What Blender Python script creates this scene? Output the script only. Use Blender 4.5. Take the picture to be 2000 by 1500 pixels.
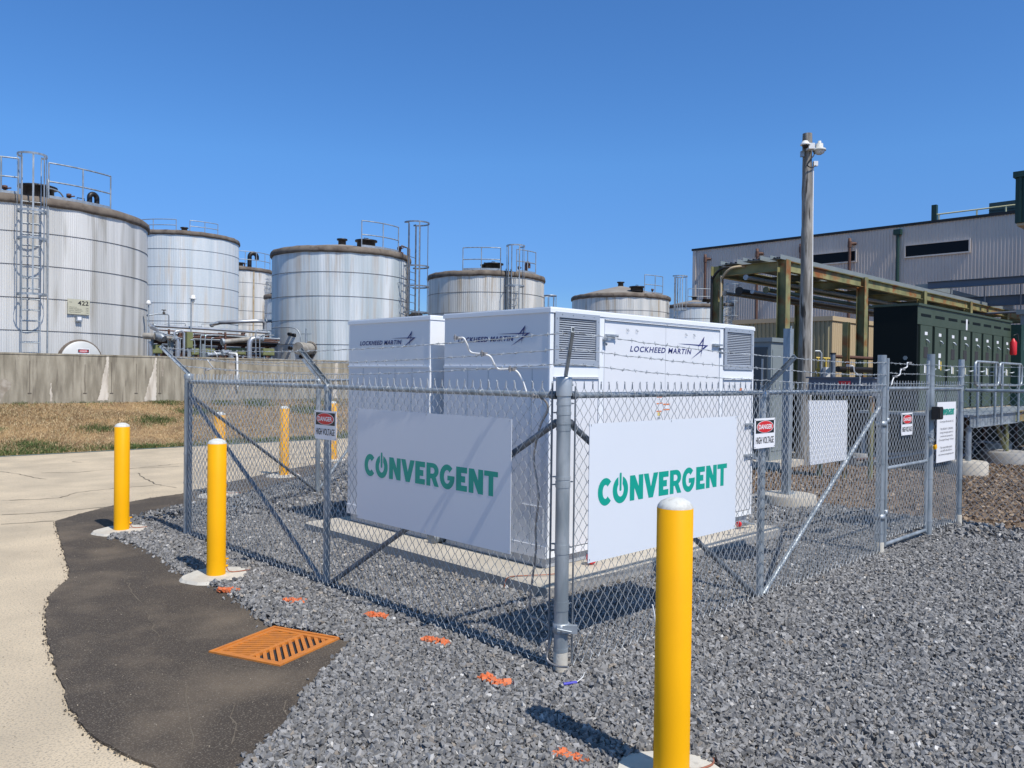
import bpy, math, random
import numpy as np
from mathutils import Vector, Matrix
random.seed(7); rng = np.random.default_rng(7)
R = math.radians
for o in list(bpy.data.objects): bpy.data.objects.remove(o)
scn = bpy.context.scene
COL = scn.collection

# ------------------------------------------------------------------ camera
FPX, CX, CY, CZ = 1578.13, -3.8142, -3.4207, 1.9
YAW, PITCH, ROLL = R(45.582), R(0.6695), R(0.7309)
F_ = Vector((math.cos(YAW)*math.cos(PITCH), math.sin(YAW)*math.cos(PITCH), -math.sin(PITCH)))
R_ = Vector((math.sin(YAW), -math.cos(YAW), 0)); U_ = R_.cross(F_)
cxv = R_*math.cos(ROLL) + U_*math.sin(ROLL); cyv = U_*math.cos(ROLL) - R_*math.sin(ROLL)
cam = bpy.data.cameras.new('camera'); camo = bpy.data.objects.new('camera', cam); COL.objects.link(camo)
M = Matrix((cxv, cyv, -F_)).transposed().to_4x4(); M.translation = Vector((CX, CY, CZ))
camo.matrix_world = M
cam.sensor_width = 36; cam.lens = FPX/2000*36; cam.clip_end = 3000; cam.clip_start = 0.05
scn.camera = camo

# ------------------------------------------------------------------ sky and sun
SUN = Vector((-0.05, -0.72, 1.0)).normalized()          # towards the sun
world = bpy.data.worlds.new('World'); scn.world = world; world.use_nodes = True
wn = world.node_tree; wn.nodes.clear()
wo = wn.nodes.new('ShaderNodeOutputWorld'); bg = wn.nodes.new('ShaderNodeBackground'); sk = wn.nodes.new('ShaderNodeTexSky')
sk.sky_type = 'NISHITA'; sk.sun_disc = False
sk.sun_elevation = math.asin(SUN.z); sk.sun_rotation = math.atan2(SUN.x, SUN.y)
sk.altitude = 0; sk.air_density = 1.0; sk.dust_density = 0.35; sk.ozone_density = 3.0
hs = wn.nodes.new('ShaderNodeHueSaturation'); hs.inputs['Saturation'].default_value = 1.3; hs.inputs['Value'].default_value = 1.1
# ramp tints the sky: weaker horizon band, unseen zenith warmed to cut blue fill
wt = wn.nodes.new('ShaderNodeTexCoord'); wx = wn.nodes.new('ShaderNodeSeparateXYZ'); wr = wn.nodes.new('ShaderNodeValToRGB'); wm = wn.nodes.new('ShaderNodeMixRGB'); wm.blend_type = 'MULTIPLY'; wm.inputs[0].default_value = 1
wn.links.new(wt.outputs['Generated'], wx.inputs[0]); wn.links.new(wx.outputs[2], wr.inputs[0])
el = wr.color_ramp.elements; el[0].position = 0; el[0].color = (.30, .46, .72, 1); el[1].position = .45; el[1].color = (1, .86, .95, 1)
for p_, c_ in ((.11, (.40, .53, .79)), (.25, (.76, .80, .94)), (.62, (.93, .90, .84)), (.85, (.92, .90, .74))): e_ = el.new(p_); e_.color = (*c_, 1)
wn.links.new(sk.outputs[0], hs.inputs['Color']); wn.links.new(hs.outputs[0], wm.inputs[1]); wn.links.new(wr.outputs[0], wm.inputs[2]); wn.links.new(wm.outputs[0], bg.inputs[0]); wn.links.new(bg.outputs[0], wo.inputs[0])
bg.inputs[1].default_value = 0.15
sl = bpy.data.lights.new('sun', 'SUN'); sl.energy = 4.6; sl.angle = R(0.5); sl.color = (1, .94, .85)
so = bpy.data.objects.new('sun', sl); COL.objects.link(so)
so.rotation_euler = (-SUN).to_track_quat('-Z', 'Y').to_euler()
vs = scn.view_settings; vs.view_transform = 'Standard'; vs.look = 'None'; vs.exposure = 0.0; vs.gamma = 1
scn.cycles.max_bounces = 6; scn.cycles.diffuse_bounces = 3

# ------------------------------------------------------------------ photo measurements -> places
def ray(x, y):
    dx, dy = x-1000, y-750
    a = dx*math.cos(ROLL)+dy*math.sin(ROLL); v = -dx*math.sin(ROLL)+dy*math.cos(ROLL)
    return F_ + R_*(a/FPX) - U_*(v/FPX)
C0 = Vector((CX, CY, CZ))
def G(x, y, z=0.0): d = ray(x, y); return C0 + d*((z-CZ)/d.z)
def D(x, y, dep): return C0 + ray(x, y)*dep
def PX(x, y, X): d = ray(x, y); return C0 + d*((X-CX)/d.x)
def PY(x, y, Y): d = ray(x, y); return C0 + d*((Y-CY)/d.y)

# ------------------------------------------------------------------ mesh building
class MB:
    def __init__(s): s.v = []; s.f = []; s.m = []; s.sm = []; s.k = 0; s.smooth = False
    def mat(s, k): s.k = k; return s
    def add(s, vs, fs, smooth=None):
        b = len(s.v); s.v += [tuple(v) for v in vs]
        for f in fs: s.f.append([b+i for i in f]); s.m.append(s.k); s.sm.append(s.smooth if smooth is None else smooth)
        return s
    def box(s, x0, x1, y0, y1, z0, z1):
        v = [(x, y, z) for z in (z0, z1) for y in (y0, y1) for x in (x0, x1)]
        return s.add(v, [(0, 2, 3, 1), (4, 5, 7, 6), (0, 1, 5, 4), (2, 6, 7, 3), (0, 4, 6, 2), (1, 3, 7, 5)], False)
    def obox(s, c, sx, sy, sz, ax, ay=None):      # oriented box: centre, sizes, axis vectors
        ax = Vector(ax).normalized(); ay = Vector(ay if ay is not None else (0, 0, 1)); ay = (ay-ax*ay.dot(ax)).normalized(); az = ax.cross(ay)
        c = Vector(c); v = []
        for k in (-1, 1):
            for j in (-1, 1):
                for i in (-1, 1): v.append(c+ax*(i*sx/2)+ay*(j*sy/2)+az*(k*sz/2))
        return s.add(v, [(0, 2, 3, 1), (4, 5, 7, 6), (0, 1, 5, 4), (2, 6, 7, 3), (0, 4, 6, 2), (1, 3, 7, 5)], False)
    def bar(s, p0, p1, w, h, up=(0, 0, 1)):
        p0, p1 = Vector(p0), Vector(p1); d = p1-p0
        return s.obox((p0+p1)/2, d.length, h, w, d, up)
    def tube(s, pts, r, n=8, caps=True, closed=False):
        pts = [Vector(p) for p in pts]; N = len(pts); rs = r if isinstance(r, (list, tuple)) else [r]*N
        T = []
        for i in range(N):
            a = pts[i-1] if (i or closed) else pts[0]; b = pts[(i+1) % N] if (i < N-1 or closed) else pts[-1]
            T.append((b-a).normalized())
        u = T[0].orthogonal().normalized(); vs = []
        for i in range(N):
            u = (u-T[i]*u.dot(T[i])); u = u.normalized() if u.length > 1e-6 else T[i].orthogonal().normalized()
            w = T[i].cross(u)
            for k in range(n):
                a = 2*math.pi*k/n; vs.append(pts[i]+(u*math.cos(a)+w*math.sin(a))*rs[i])
        fs = []; L = N if closed else N-1
        for i in range(L):
            j = (i+1) % N
            for k in range(n): fs.append((i*n+k, i*n+(k+1) % n, j*n+(k+1) % n, j*n+k))
        s.add(vs, fs, True)
        if caps and not closed:
            s.add(vs[:n], [tuple(range(n))[::-1]], False); s.add(vs[-n:], [tuple(range(n))], False)
        return s
    def lathe(s, c, prof, n=24, axis='z', a0=0, a1=2*math.pi, smooth=True, cap=True, frame=None):
        c = Vector(c)
        if frame: ex, ey, ez = frame
        else:
            ex, ey, ez = {'z': (Vector((1, 0, 0)), Vector((0, 1, 0)), Vector((0, 0, 1))), 'x': (Vector((0, 1, 0)), Vector((0, 0, 1)), Vector((1, 0, 0))), 'y': (Vector((0, 0, 1)), Vector((1, 0, 0)), Vector((0, 1, 0)))}[axis]
        full = abs(a1-a0-2*math.pi) < 1e-6; m = n if full else n+1; vs = []
        for r, z in prof:
            for k in range(m):
                a = a0+(a1-a0)*k/n; vs.append(c+ex*(r*math.cos(a))+ey*(r*math.sin(a))+ez*z)
        fs = []
        for i in range(len(prof)-1):
            for k in range(n):
                k2 = (k+1) % m; fs.append((i*m+k, i*m+k2, (i+1)*m+k2, (i+1)*m+k))
        s.add(vs, fs, smooth)
        if cap and full:
            if prof[0][0] > 1e-4: s.add(vs[:m], [tuple(range(m))[::-1]], False)
            if prof[-1][0] > 1e-4: s.add(vs[-m:], [tuple(range(m))], False)
        return s
    def poly(s, pts, top, bottom=None):           # horizontal polygon (xy list), optional thickness
        n = len(pts)
        if bottom is None: return s.add([(p[0], p[1], top) for p in pts], [tuple(range(n))], False)
        v = [(p[0], p[1], top) for p in pts]+[(p[0], p[1], bottom) for p in pts]
        return s.add(v, [tuple(range(n)), tuple(range(2*n-1, n-1, -1))]+[(i, i+n, (i+1) % n+n, (i+1) % n) for i in range(n)], False)
    def slab(s, pts, nrm, th):                    # planar polygon in space extruded along nrm
        n = len(pts); P = [Vector(p) for p in pts]; Q = [p+Vector(nrm)*th for p in P]
        return s.add(P+Q, [tuple(range(n))[::-1], tuple(range(n, 2*n))]+[(i, (i+1) % n, (i+1) % n+n, i+n) for i in range(n)], False)
    def ibeam(s, p0, p1, h, w, up=(0, 0, 1), tf=.016, tw=.011):
        p0, p1 = Vector(p0), Vector(p1); d = (p1-p0); ax = d.normalized(); u = Vector(up); u = (u-ax*u.dot(ax)).normalized(); c = (p0+p1)/2
        s.obox(c+u*(h/2-tf/2), d.length, tf, w, ax, u); s.obox(c-u*(h/2-tf/2), d.length, tf, w, ax, u)
        return s.obox(c, d.length, h-2*tf-.002, tw, ax, u)
    def build(s, name, mats, parent=None):
        mats = mats if isinstance(mats, (list, tuple)) else [mats]
        off = Vector((0, 0, 0))
        p = parent
        while p is not None: off += p.location; p = p.parent
        me = bpy.data.meshes.new(name)
        me.from_pydata([(v[0]-off.x, v[1]-off.y, v[2]-off.z) for v in s.v], [], s.f)
        for m in mats: me.materials.append(m)
        me.polygons.foreach_set('material_index', s.m); me.polygons.foreach_set('use_smooth', s.sm)
        me.update()
        o = bpy.data.objects.new(name, me); COL.objects.link(o)
        if parent is not None: o.parent = parent
        return o
def npmesh(name, V, Fc, mats, parent=None, smooth=False):
    """V (n,3) Fc (m,k) arrays"""
    off = np.zeros(3); p = parent
    while p is not None: off += np.array(p.location); p = p.parent
    V = V-off
    me = bpy.data.meshes.new(name); n, m, k = len(V), len(Fc), Fc.shape[1]
    me.vertices.add(n); me.vertices.foreach_set('co', V.astype(np.float32).ravel())
    me.loops.add(m*k); me.loops.foreach_set('vertex_index', Fc.astype(np.int32).ravel())
    me.polygons.add(m); me.polygons.foreach_set('loop_start', np.arange(0, m*k, k, dtype=np.int32)); me.polygons.foreach_set('loop_total', np.full(m, k, dtype=np.int32))
    me.polygons.foreach_set('use_smooth', np.full(m, smooth)); me.update(calc_edges=True); me.validate()
    for mt in (mats if isinstance(mats, list) else [mats]): me.materials.append(mt)
    o = bpy.data.objects.new(name, me); COL.objects.link(o)
    if parent is not None: o.parent = parent
    return o
def tag(o, label, cat, group=None):
    o['label'] = label; o['category'] = cat
    if group: o['group'] = group
    return o
def struct(o): o['kind'] = 'structure'; return o
def thing(name, loc, label, cat, group=None):
    o = bpy.data.objects.new(name, None); COL.objects.link(o); o.location = loc; o.empty_display_size = .2
    return tag(o, label, cat, group)
def dup(root, loc, label, group=None):
    r = root.copy(); COL.objects.link(r); r.location = loc; r['label'] = label
    if group: r['group'] = group
    for ch in list(root.children):
        c = ch.copy(); COL.objects.link(c); c.parent = r
        for g in ch.children: d = g.copy(); COL.objects.link(d); d.parent = c
    return r

# ------------------------------------------------------------------ materials
def mat(name, col, rough=.6, metal=0.0, col2=None, scale=5.0, stretch=(1, 1, 1), lo=.35, hi=.65, bump=0.0, bscale=None, detail=4, col3=None, scale3=2.0, lo3=.6, hi3=.75, stretch3=None, spec=None, bdist=.01, coat=0):
    m = bpy.data.materials.new(name); m.use_nodes = True; nt = m.node_tree; N = nt.nodes; L = nt.links
    b = N['Principled BSDF']; b.inputs['Base Color'].default_value = (*col, 1); b.inputs['Roughness'].default_value = rough; b.inputs['Metallic'].default_value = metal
    if spec is not None: b.inputs['Specular IOR Level'].default_value = spec
    if coat: b.inputs['Coat Weight'].default_value = coat; b.inputs['Coat Roughness'].default_value = .15
    tc = N.new('ShaderNodeTexCoord')
    def noise(sc, st, det=4):
        mp = N.new('ShaderNodeMapping'); mp.inputs['Scale'].default_value = st; L.new(tc.outputs['Object'], mp.inputs[0])
        n = N.new('ShaderNodeTexNoise'); n.inputs['Scale'].default_value = sc; n.inputs['Detail'].default_value = det; L.new(mp.outputs[0], n.inputs['Vector']); return n
    out = None
    if col2 is not None:
        n = noise(scale, stretch, detail); mr = N.new('ShaderNodeMapRange'); mr.inputs[1].default_value = lo; mr.inputs[2].default_value = hi
        L.new(n.outputs[0], mr.inputs[0]); mx = N.new('ShaderNodeMixRGB'); mx.inputs[1].default_value = (*col, 1); mx.inputs[2].default_value = (*col2, 1)
        L.new(mr.outputs[0], mx.inputs[0]); out = mx.outputs[0]
    if col3 is not None:
        n = noise(scale3, stretch3 or stretch, 5); mr = N.new('ShaderNodeMapRange'); mr.inputs[1].default_value = lo3; mr.inputs[2].default_value = hi3
        L.new(n.outputs[0], mr.inputs[0]); mx = N.new('ShaderNodeMixRGB'); mx.inputs[2].default_value = (*col3, 1)
        if out: L.new(out, mx.inputs[1])
        else: mx.inputs[1].default_value = (*col, 1)
        L.new(mr.outputs[0], mx.inputs[0]); out = mx.outputs[0]
    if out: L.new(out, b.inputs['Base Color'])
    if bump:
        n = noise(bscale or scale, (1, 1, 1) if bscale else stretch, 3); bp = N.new('ShaderNodeBump'); bp.inputs['Strength'].default_value = bump; bp.inputs['Distance'].default_value = bdist
        L.new(n.outputs[0], bp.inputs['Height']); L.new(bp.outputs[0], b.inputs['Normal'])
    return m
def island_mat(name, stops, rough=.8, noise_scale=None, bump=0):
    m = bpy.data.materials.new(name); m.use_nodes = True; nt = m.node_tree; N = nt.nodes; L = nt.links; b = N['Principled BSDF']
    b.inputs['Roughness'].default_value = rough
    g = N.new('ShaderNodeNewGeometry'); cr = N.new('ShaderNodeValToRGB'); el = cr.color_ramp.elements
    el[0].position = stops[0][0]; el[0].color = (*stops[0][1], 1); el[1].position = stops[-1][0]; el[1].color = (*stops[-1][1], 1)
    for p, c in stops[1:-1]: e = el.new(p); e.color = (*c, 1)
    L.new(g.outputs['Random Per Island'], cr.inputs[0]); L.new(cr.outputs[0], b.inputs['Base Color'])
    if bump:
        n = N.new('ShaderNodeTexNoise'); n.inputs['Scale'].default_value = 90; tc = N.new('ShaderNodeTexCoord'); L.new(tc.outputs['Object'], n.inputs['Vector'])
        bp = N.new('ShaderNodeBump'); bp.inputs['Strength'].default_value = bump; bp.inputs['Distance'].default_value = .004; L.new(n.outputs[0], bp.inputs['Height']); L.new(bp.outputs[0], b.inputs['Normal'])
    return m
m_galv = mat('galvanized_steel', (.26, .30, .33), .45, .45, col2=(.42, .46, .49), scale=9, stretch=(1, 1, .3), lo=.4, hi=.6, col3=(.25, .29, .33), scale3=25, lo3=.58, hi3=.8, bump=.15, bscale=120, bdist=.001)
m_galvd = mat('dull_galvanized_steel', (.17, .19, .22), .5, .6, col2=(.28, .31, .34), scale=14, stretch=(1, 1, .5), lo=.35, hi=.65)
m_wire = mat('galvanized_wire', (.40, .43, .45), .45, .3, col2=(.52, .55, .57), scale=30)
m_dgalv = mat('grey_galvanized_steel', (.3, .34, .37), .5, .5, col2=(.42, .46, .5), scale=12)
m_white = mat('white_paint', (.74, .755, .79), .32, 0, col2=(.70, .72, .755), scale=1.3, lo=.45, hi=.75, coat=.15)
m_trim = mat('white_trim_paint', (.80, .83, .87), .35)
m_gap = mat('dark_gap', (.03, .03, .035), .9)
m_louv = mat('grey_louver_paint', (.42, .46, .52), .4, .3)
m_banner = mat('sign_panel_white', (.69, .73, .79), .45, 0, col2=(.665, .71, .775), scale=.8)
m_green = mat('teal_print', (.0, .33, .25), .5)
m_navy = mat('navy_print', (.02, .025, .16), .45)
m_signw = mat('sign_white', (.82, .83, .86), .4)
m_red = mat('sign_red', (.65, .02, .025), .4)
m_black = mat('sign_black', (.012, .012, .014), .5)
m_greytxt = mat('grey_print', (.10, .10, .12), .5)
m_yellow = mat('yellow_sleeve_plastic', (.86, .42, .003), .5, 0, col2=(.80, .385, .004), scale=2.5, lo=.4, hi=.7, col3=(.62, .32, .02), scale3=7, lo3=.68, hi3=.8, stretch3=(1, 1, .5), spec=.18)
m_cap = mat('white_dome_cap', (.62, .63, .6), .7, 0, col2=(.5, .5, .47), scale=35, lo=.45, hi=.65)
m_conc = mat('pale_concrete', (.50, .47, .41), .85, 0, col2=(.60, .57, .50), scale=6, bump=.3, bscale=60, col3=(.36, .33, .29), scale3=16, lo3=.6, hi3=.8, bdist=.004)
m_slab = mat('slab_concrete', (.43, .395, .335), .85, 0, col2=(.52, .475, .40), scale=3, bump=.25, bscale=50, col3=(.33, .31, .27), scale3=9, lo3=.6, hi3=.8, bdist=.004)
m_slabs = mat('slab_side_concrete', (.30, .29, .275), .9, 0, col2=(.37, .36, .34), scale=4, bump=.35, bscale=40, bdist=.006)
m_copper = mat('copper_wire', (.33, .12, .07), .6, .2)
m_cable = mat('braided_ground_cable', (.30, .29, .28), .45, .5, col2=(.45, .43, .42), scale=60)
m_orange = mat('orange_drain_paint', (.60, .205, .03), .55, 0, col2=(.47, .17, .04), scale=14, lo=.4, hi=.7, col3=(.30, .09, .02), scale3=30, lo3=.62, hi3=.8, bump=.2, bscale=80, bdist=.002)
m_wood = mat('weathered_pole_wood', (.15, .14, .125), .85, 0, col2=(.34, .325, .30), scale=9, stretch=(1, 1, .14), lo=.40, hi=.60, detail=7, col3=(.045, .04, .035), scale3=5, lo3=.56, hi3=.66, stretch3=(2, 2, .25), bump=.6, bdist=.02)
m_gsteel = mat('weathered_green_steel', (.16, .165, .075), .6, 0, col2=(.30, .285, .13), scale=2.2, col3=(.27, .095, .025), scale3=2.1, lo3=.52, hi3=.66)
m_gsteeld = mat('dark_green_steel', (.06, .075, .045), .6, 0, col2=(.10, .11, .06), scale=2, col3=(.16, .07, .03), scale3=3, lo3=.58, hi3=.7)
m_swg = mat('switchgear_green_paint', (.055, .078, .056), .5, 0, col2=(.062, .086, .063), scale=3, spec=.3)
m_shade = mat('shade_black_paint', (.006, .010, .010), .6, spec=.15)  # near black: shade put into the colour
m_ocab = mat('grey_cabinet_paint', (.20, .235, .245), .5, 0, col2=(.225, .26, .27), scale=3)
m_tan = mat('tan_sheet_metal', (.50, .40, .26), .6)
m_tan_shade = mat('shaded_tan_sheet_metal', (.33, .30, .19), .6)  # tan darkened to olive: shade of the left wall put into the colour
m_side = mat('grey_siding', (.62, .555, .50), .6, .0, col2=(.69, .62, .56), scale=.35)
m_glass = mat('dark_window_glass', (.008, .010, .014), .35, spec=.15)
m_rust = mat('rusty_pipe', (.085, .042, .032), .7, 0, col2=(.13, .065, .045), scale=4)
m_brown = mat('weathered_mastic_rim', (.115, .092, .075), .85, 0, col2=(.19, .16, .13), scale=2.2, lo=.35, hi=.65, col3=(.06, .045, .035), scale3=5, lo3=.55, hi3=.75, bump=.4, bscale=8, bdist=.03)
m_roof = mat('tank_roof_coating', (.30, .275, .24), .8, 0, col2=(.24, .21, .18), scale=1.5)
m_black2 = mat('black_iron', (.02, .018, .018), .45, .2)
m_insul = mat('aluminium_pipe_jacket', (.52, .54, .57), .38, .6, col2=(.38, .39, .41), scale=4)
m_insuld = mat('dirty_pipe_jacket', (.40, .38, .34), .6, .2, col2=(.24, .22, .19), scale=5)
m_olive = mat('olive_green_paint', (.17, .19, .075), .55, 0, col2=(.22, .235, .11), scale=3)
m_yrail = mat('yellow_rail_paint', (.62, .45, .08), .5)
m_pyrail = mat('pale_yellow_rail_paint', (.66, .62, .36), .5)
m_dgreen = mat('dark_green_siding', (.012, .045, .035), .5)
m_teal = mat('teal_louver_paint', (.04, .075, .075), .5)
m_bluest = mat('blue_grey_beam_paint', (.12, .14, .18), .5)
m_plastic = mat('white_plastic', (.75, .76, .76), .4)
m_tank_sign = mat('beige_sign', (.50, .49, .38), .5)
m_rubber = mat('black_box_plastic', (.012, .012, .012), .45)
m_bulb = mat('frosted_lamp_glass', (.6, .62, .62), .3)
m_streak = mat('white_mineral_deposit', (.66, .61, .53), .9, 0, col2=(.42, .37, .30), scale=4, stretch=(2, 2, .4), lo=.4, hi=.65, detail=8)
m_streak2 = mat('faint_mineral_deposit', (.42, .38, .32), .9, 0, col2=(.27, .23, .18), scale=5, lo=.4, hi=.6)

# ------------------------------------------------------------------ lettering
def frame_mesh(coords, faces, O, rv, uv, lift, mats, name, parent, th=.0):
    rv, uv = Vector(rv), Vector(uv); n = rv.cross(uv)
    mb = MB(); mb.add([Vector(O)+rv*c[0]+uv*c[1]+n*(lift+(c[2] if len(c) > 2 else 0)) for c in coords], faces); return mb.build(name, mats, parent)
def text_geo(body, bold=0.0, shear=0.0, space=1.0, align='LEFT', line=1.0):
    cu = bpy.data.curves.new('lettering', 'FONT'); cu.body = body; cu.size = 1; cu.offset = bold; cu.shear = shear; cu.space_character = space; cu.align_x = align; cu.space_line = line; cu.resolution_u = 3
    o = bpy.data.objects.new('lettering', cu); COL.objects.link(o); bpy.context.view_layer.update()
    me = bpy.data.meshes.new_from_object(o.evaluated_get(bpy.context.evaluated_depsgraph_get()))
    v = [(p.co.x, p.co.y) for p in me.vertices]; f = [tuple(p.vertices) for p in me.polygons]
    bpy.data.objects.remove(o); bpy.data.curves.remove(cu); bpy.data.meshes.remove(me); return v, f
def curve_geo(splines):
    cu = bpy.data.curves.new('outline', 'CURVE'); cu.dimensions = '2D'; cu.fill_mode = 'BOTH'
    for pts in splines:
        s = cu.splines.new('POLY'); s.points.add(len(pts)-1); s.use_cyclic_u = True
        for p, q in zip(s.points, pts): p.co = (q[0], q[1], 0, 1)
    o = bpy.data.objects.new('outline', cu); COL.objects.link(o); bpy.context.view_layer.update()
    me = bpy.data.meshes.new_from_object(o.evaluated_get(bpy.context.evaluated_depsgraph_get()))
    v = [(p.co.x, p.co.y) for p in me.vertices]; f = [tuple(p.vertices) for p in me.polygons]
    bpy.data.objects.remove(o); bpy.data.curves.remove(cu); bpy.data.meshes.remove(me); return v, f
def fit(v, w, h):
    xs = [p[0] for p in v]; ys = [p[1] for p in v]; x0, x1, y0, y1 = min(xs), max(xs), min(ys), max(ys)
    return [((p[0]-x0)/(x1-x0)*w, (p[1]-y0)/(y1-y0)*h) for p in v]
def put_text(name, parent, body, O, rv, w, h, m, bold=0.0, shear=0.0, space=1.0, lift=.002, align='LEFT', line=1.0, uv=(0, 0, 1)):
    v, f = text_geo(body, bold, shear, space, align, line); return frame_mesh(fit(v, w, h), f, O, rv, uv, lift, m, name, parent)
def arc(cx, cy, rx, ry, a0, a1, n=18): return [(cx+rx*math.cos(R(a0+(a1-a0)*i/n)), cy+ry*math.sin(R(a0+(a1-a0)*i/n))) for i in range(n+1)]
def wordmark():
    S = []; x = 0
    def put(polys, w, gap=.10):
        nonlocal x
        for p in polys: S.append([(q[0]+x, q[1]) for q in p])
        x += w+gap
    C = arc(.40, .5, .40, .53, 44, 316)+arc(.40, .5, .15, .27, 316, 44)
    put([C], .70, .08)
    O = arc(.42, .5, .42, .53, 90+17, 360+73, 26)+arc(.42, .5, .18, .27, 360+52, 90+38, 20)
    bar = [(.365, .50)]+arc(.42, .50, .055, .05, 180, 360, 6)+[(.475, 1.1)]+arc(.42, 1.12, .055, .05, 0, 180, 6)
    put([O, bar], .84, .10)
    Np = [(0, 0), (0, 1), (.28, 1), (.50, .54), (.50, 1), (.76, 1), (.76, 0), (.50, 0), (.26, .50), (.26, 0)]
    Ep = [(0, 0), (0, 1), (.60, 1), (.60, .76), (.28, .76), (.28, .63), (.50, .63), (.50, .37), (.28, .37), (.28, .24), (.60, .24), (.60, 0)]
    put([Np], .76, .03)
    put([[(0, 1), (.28, 1), (.43, .45), (.58, 1), (.86, 1), (.56, 0), (.30, 0)]], .86, .04)
    put([Ep], .6, .09)
    Rp = [(0, 0), (0, 1)]+arc(.38, .68, .34, .32, 90, -60, 10)+[(.74, 0), (.48, 0), (.31, .33), (.24, .33), (.24, 0)]
    Rh = [(.24, .54), (.24, .80)]+arc(.36, .67, .12, .13, 90, -90, 8)
    put([Rp, Rh], .74, .05)
    Gp = arc(.42, .5, .42, .53, 45, 358, 24)+[(.84, .56), (.44, .56), (.44, .36), (.585, .36)]+arc(.42, .5, .18, .29, 318, 42)
    put([Gp], .84, .09)
    put([Ep], .6, .09); put([Np], .76, .05)
    put([[(0, .79), (0, 1), (.70, 1), (.70, .79), (.47, .79), (.47, 0), (.23, 0), (.23, .79)]], .7)
    return curve_geo(S), x
WM, WMW = wordmark()
def put_wordmark(name, parent, O, rv, w, m, h=None, lift=.003):
    k = w/WMW; kh = h if h else k
    return frame_mesh([(p[0]*k, p[1]*kh) for p in WM[0]], WM[1], O, rv, (0, 0, 1), lift, m, name, parent)
def put_star(name, parent, O, rv, s, m, lift=.003):
    # blade outlines of the emblem, origin at its right tip, s = scale
    q = lambda a: [((x-1805)/1191.0*s, -(y-375-.057*(x-1805))/2300.0*s) for x, y in a]
    B = [q([(1090, 335), (1300, 342), (1500, 352), (1720, 366), (1815, 371), (1795, 384), (1600, 387), (1450, 370), (1250, 352)]),
         q([(1815, 371), (1772, 408), (1700, 476), (1560, 598), (1400, 727), (1560, 570), (1676, 452), (1742, 384)]),
         q([(1712, 146), (1704, 225), (1670, 278), (1612, 365), (1565, 427), (1586, 365), (1646, 260)]),
         q([(1712, 146), (1699, 240), (1688, 370), (1668, 452), (1630, 700), (1652, 450), (1670, 360), (1682, 240)])]
    co, fs = [], []
    for i, b in enumerate(B):
        k = len(co); co += [(p[0], p[1], i*.0012) for p in b]; fs.append(tuple(range(k, k+len(b))))
    return frame_mesh(co, fs, O, rv, (0, 0, 1), lift, m, name, parent)

# ================================================================== GROUND
def noisy(pts, step=.12, amp=.02, seed=1):
    r = random.Random(seed); out = []
    n = len(pts)
    for i in range(n):
        a = Vector(pts[i][:2]); b = Vector(pts[(i+1) % n][:2]); L = (b-a).length; k = max(1, min(80, int(L/step)))
        nn = Vector((-(b-a).y, (b-a).x))/max(L, 1e-6)
        for j in range(k): out.append(tuple(a+(b-a)*(j/k)+nn*(r.uniform(-amp, amp) if j else 0)))
    return out
m_road = mat('old_pale_pavement', (.64, .525, .37), .9, 0, col2=(.47, .39, .28), scale=1.1, lo=.36, hi=.66, detail=15, col3=(.31, .27, .21), scale3=75, lo3=.50, hi3=.68, stretch3=(1, 1, 1), bump=.6, bscale=120, bdist=.006)
m_asph = mat('fresh_asphalt', (.058, .045, .034), .9, 0, col2=(.17, .132, .093), scale=1.5, lo=.46, hi=.76, detail=15, col3=(.21, .18, .14), scale3=110, lo3=.53, hi3=.70, bump=1, bscale=100, bdist=.008)
m_gbase = mat('gravel_bed', (.025, .024, .024), .95, 0, col2=(.10, .098, .096), scale=38, lo=.42, hi=.6, bump=1, bscale=45, bdist=.03)
m_dirt = mat('brown_wood_chip_dirt', (.10, .068, .045), .95, 0, col2=(.22, .155, .10), scale=14, lo=.35, hi=.65, detail=9, col3=(.30, .24, .17), scale3=50, lo3=.55, hi3=.72, bump=1, bscale=30, bdist=.03)
m_bank = mat('dry_grass_soil', (.38, .25, .12), .95, 0, col2=(.22, .14, .07), scale=1.6, lo=.4, hi=.65, detail=8, col3=(.07, .10, .03), scale3=.9, lo3=.58, hi3=.72, bump=.8, bscale=25, bdist=.03)
# one sheet to the horizon
b = MB(); S_ = 1500
b.add([(-S_, -S_, -.05), (S_, -S_, -.05), (S_, 16.2, -.05), (-S_, 16.2, -.05)], [(0, 1, 2, 3)])
struct(b.build('ground', m_dirt))
b = MB(); b.poly([(-60, -30), (60, -30), (60, 16.56), (-60, 16.56)], 0.0, -.3); rd = struct(b.build('road', m_road))
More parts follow.
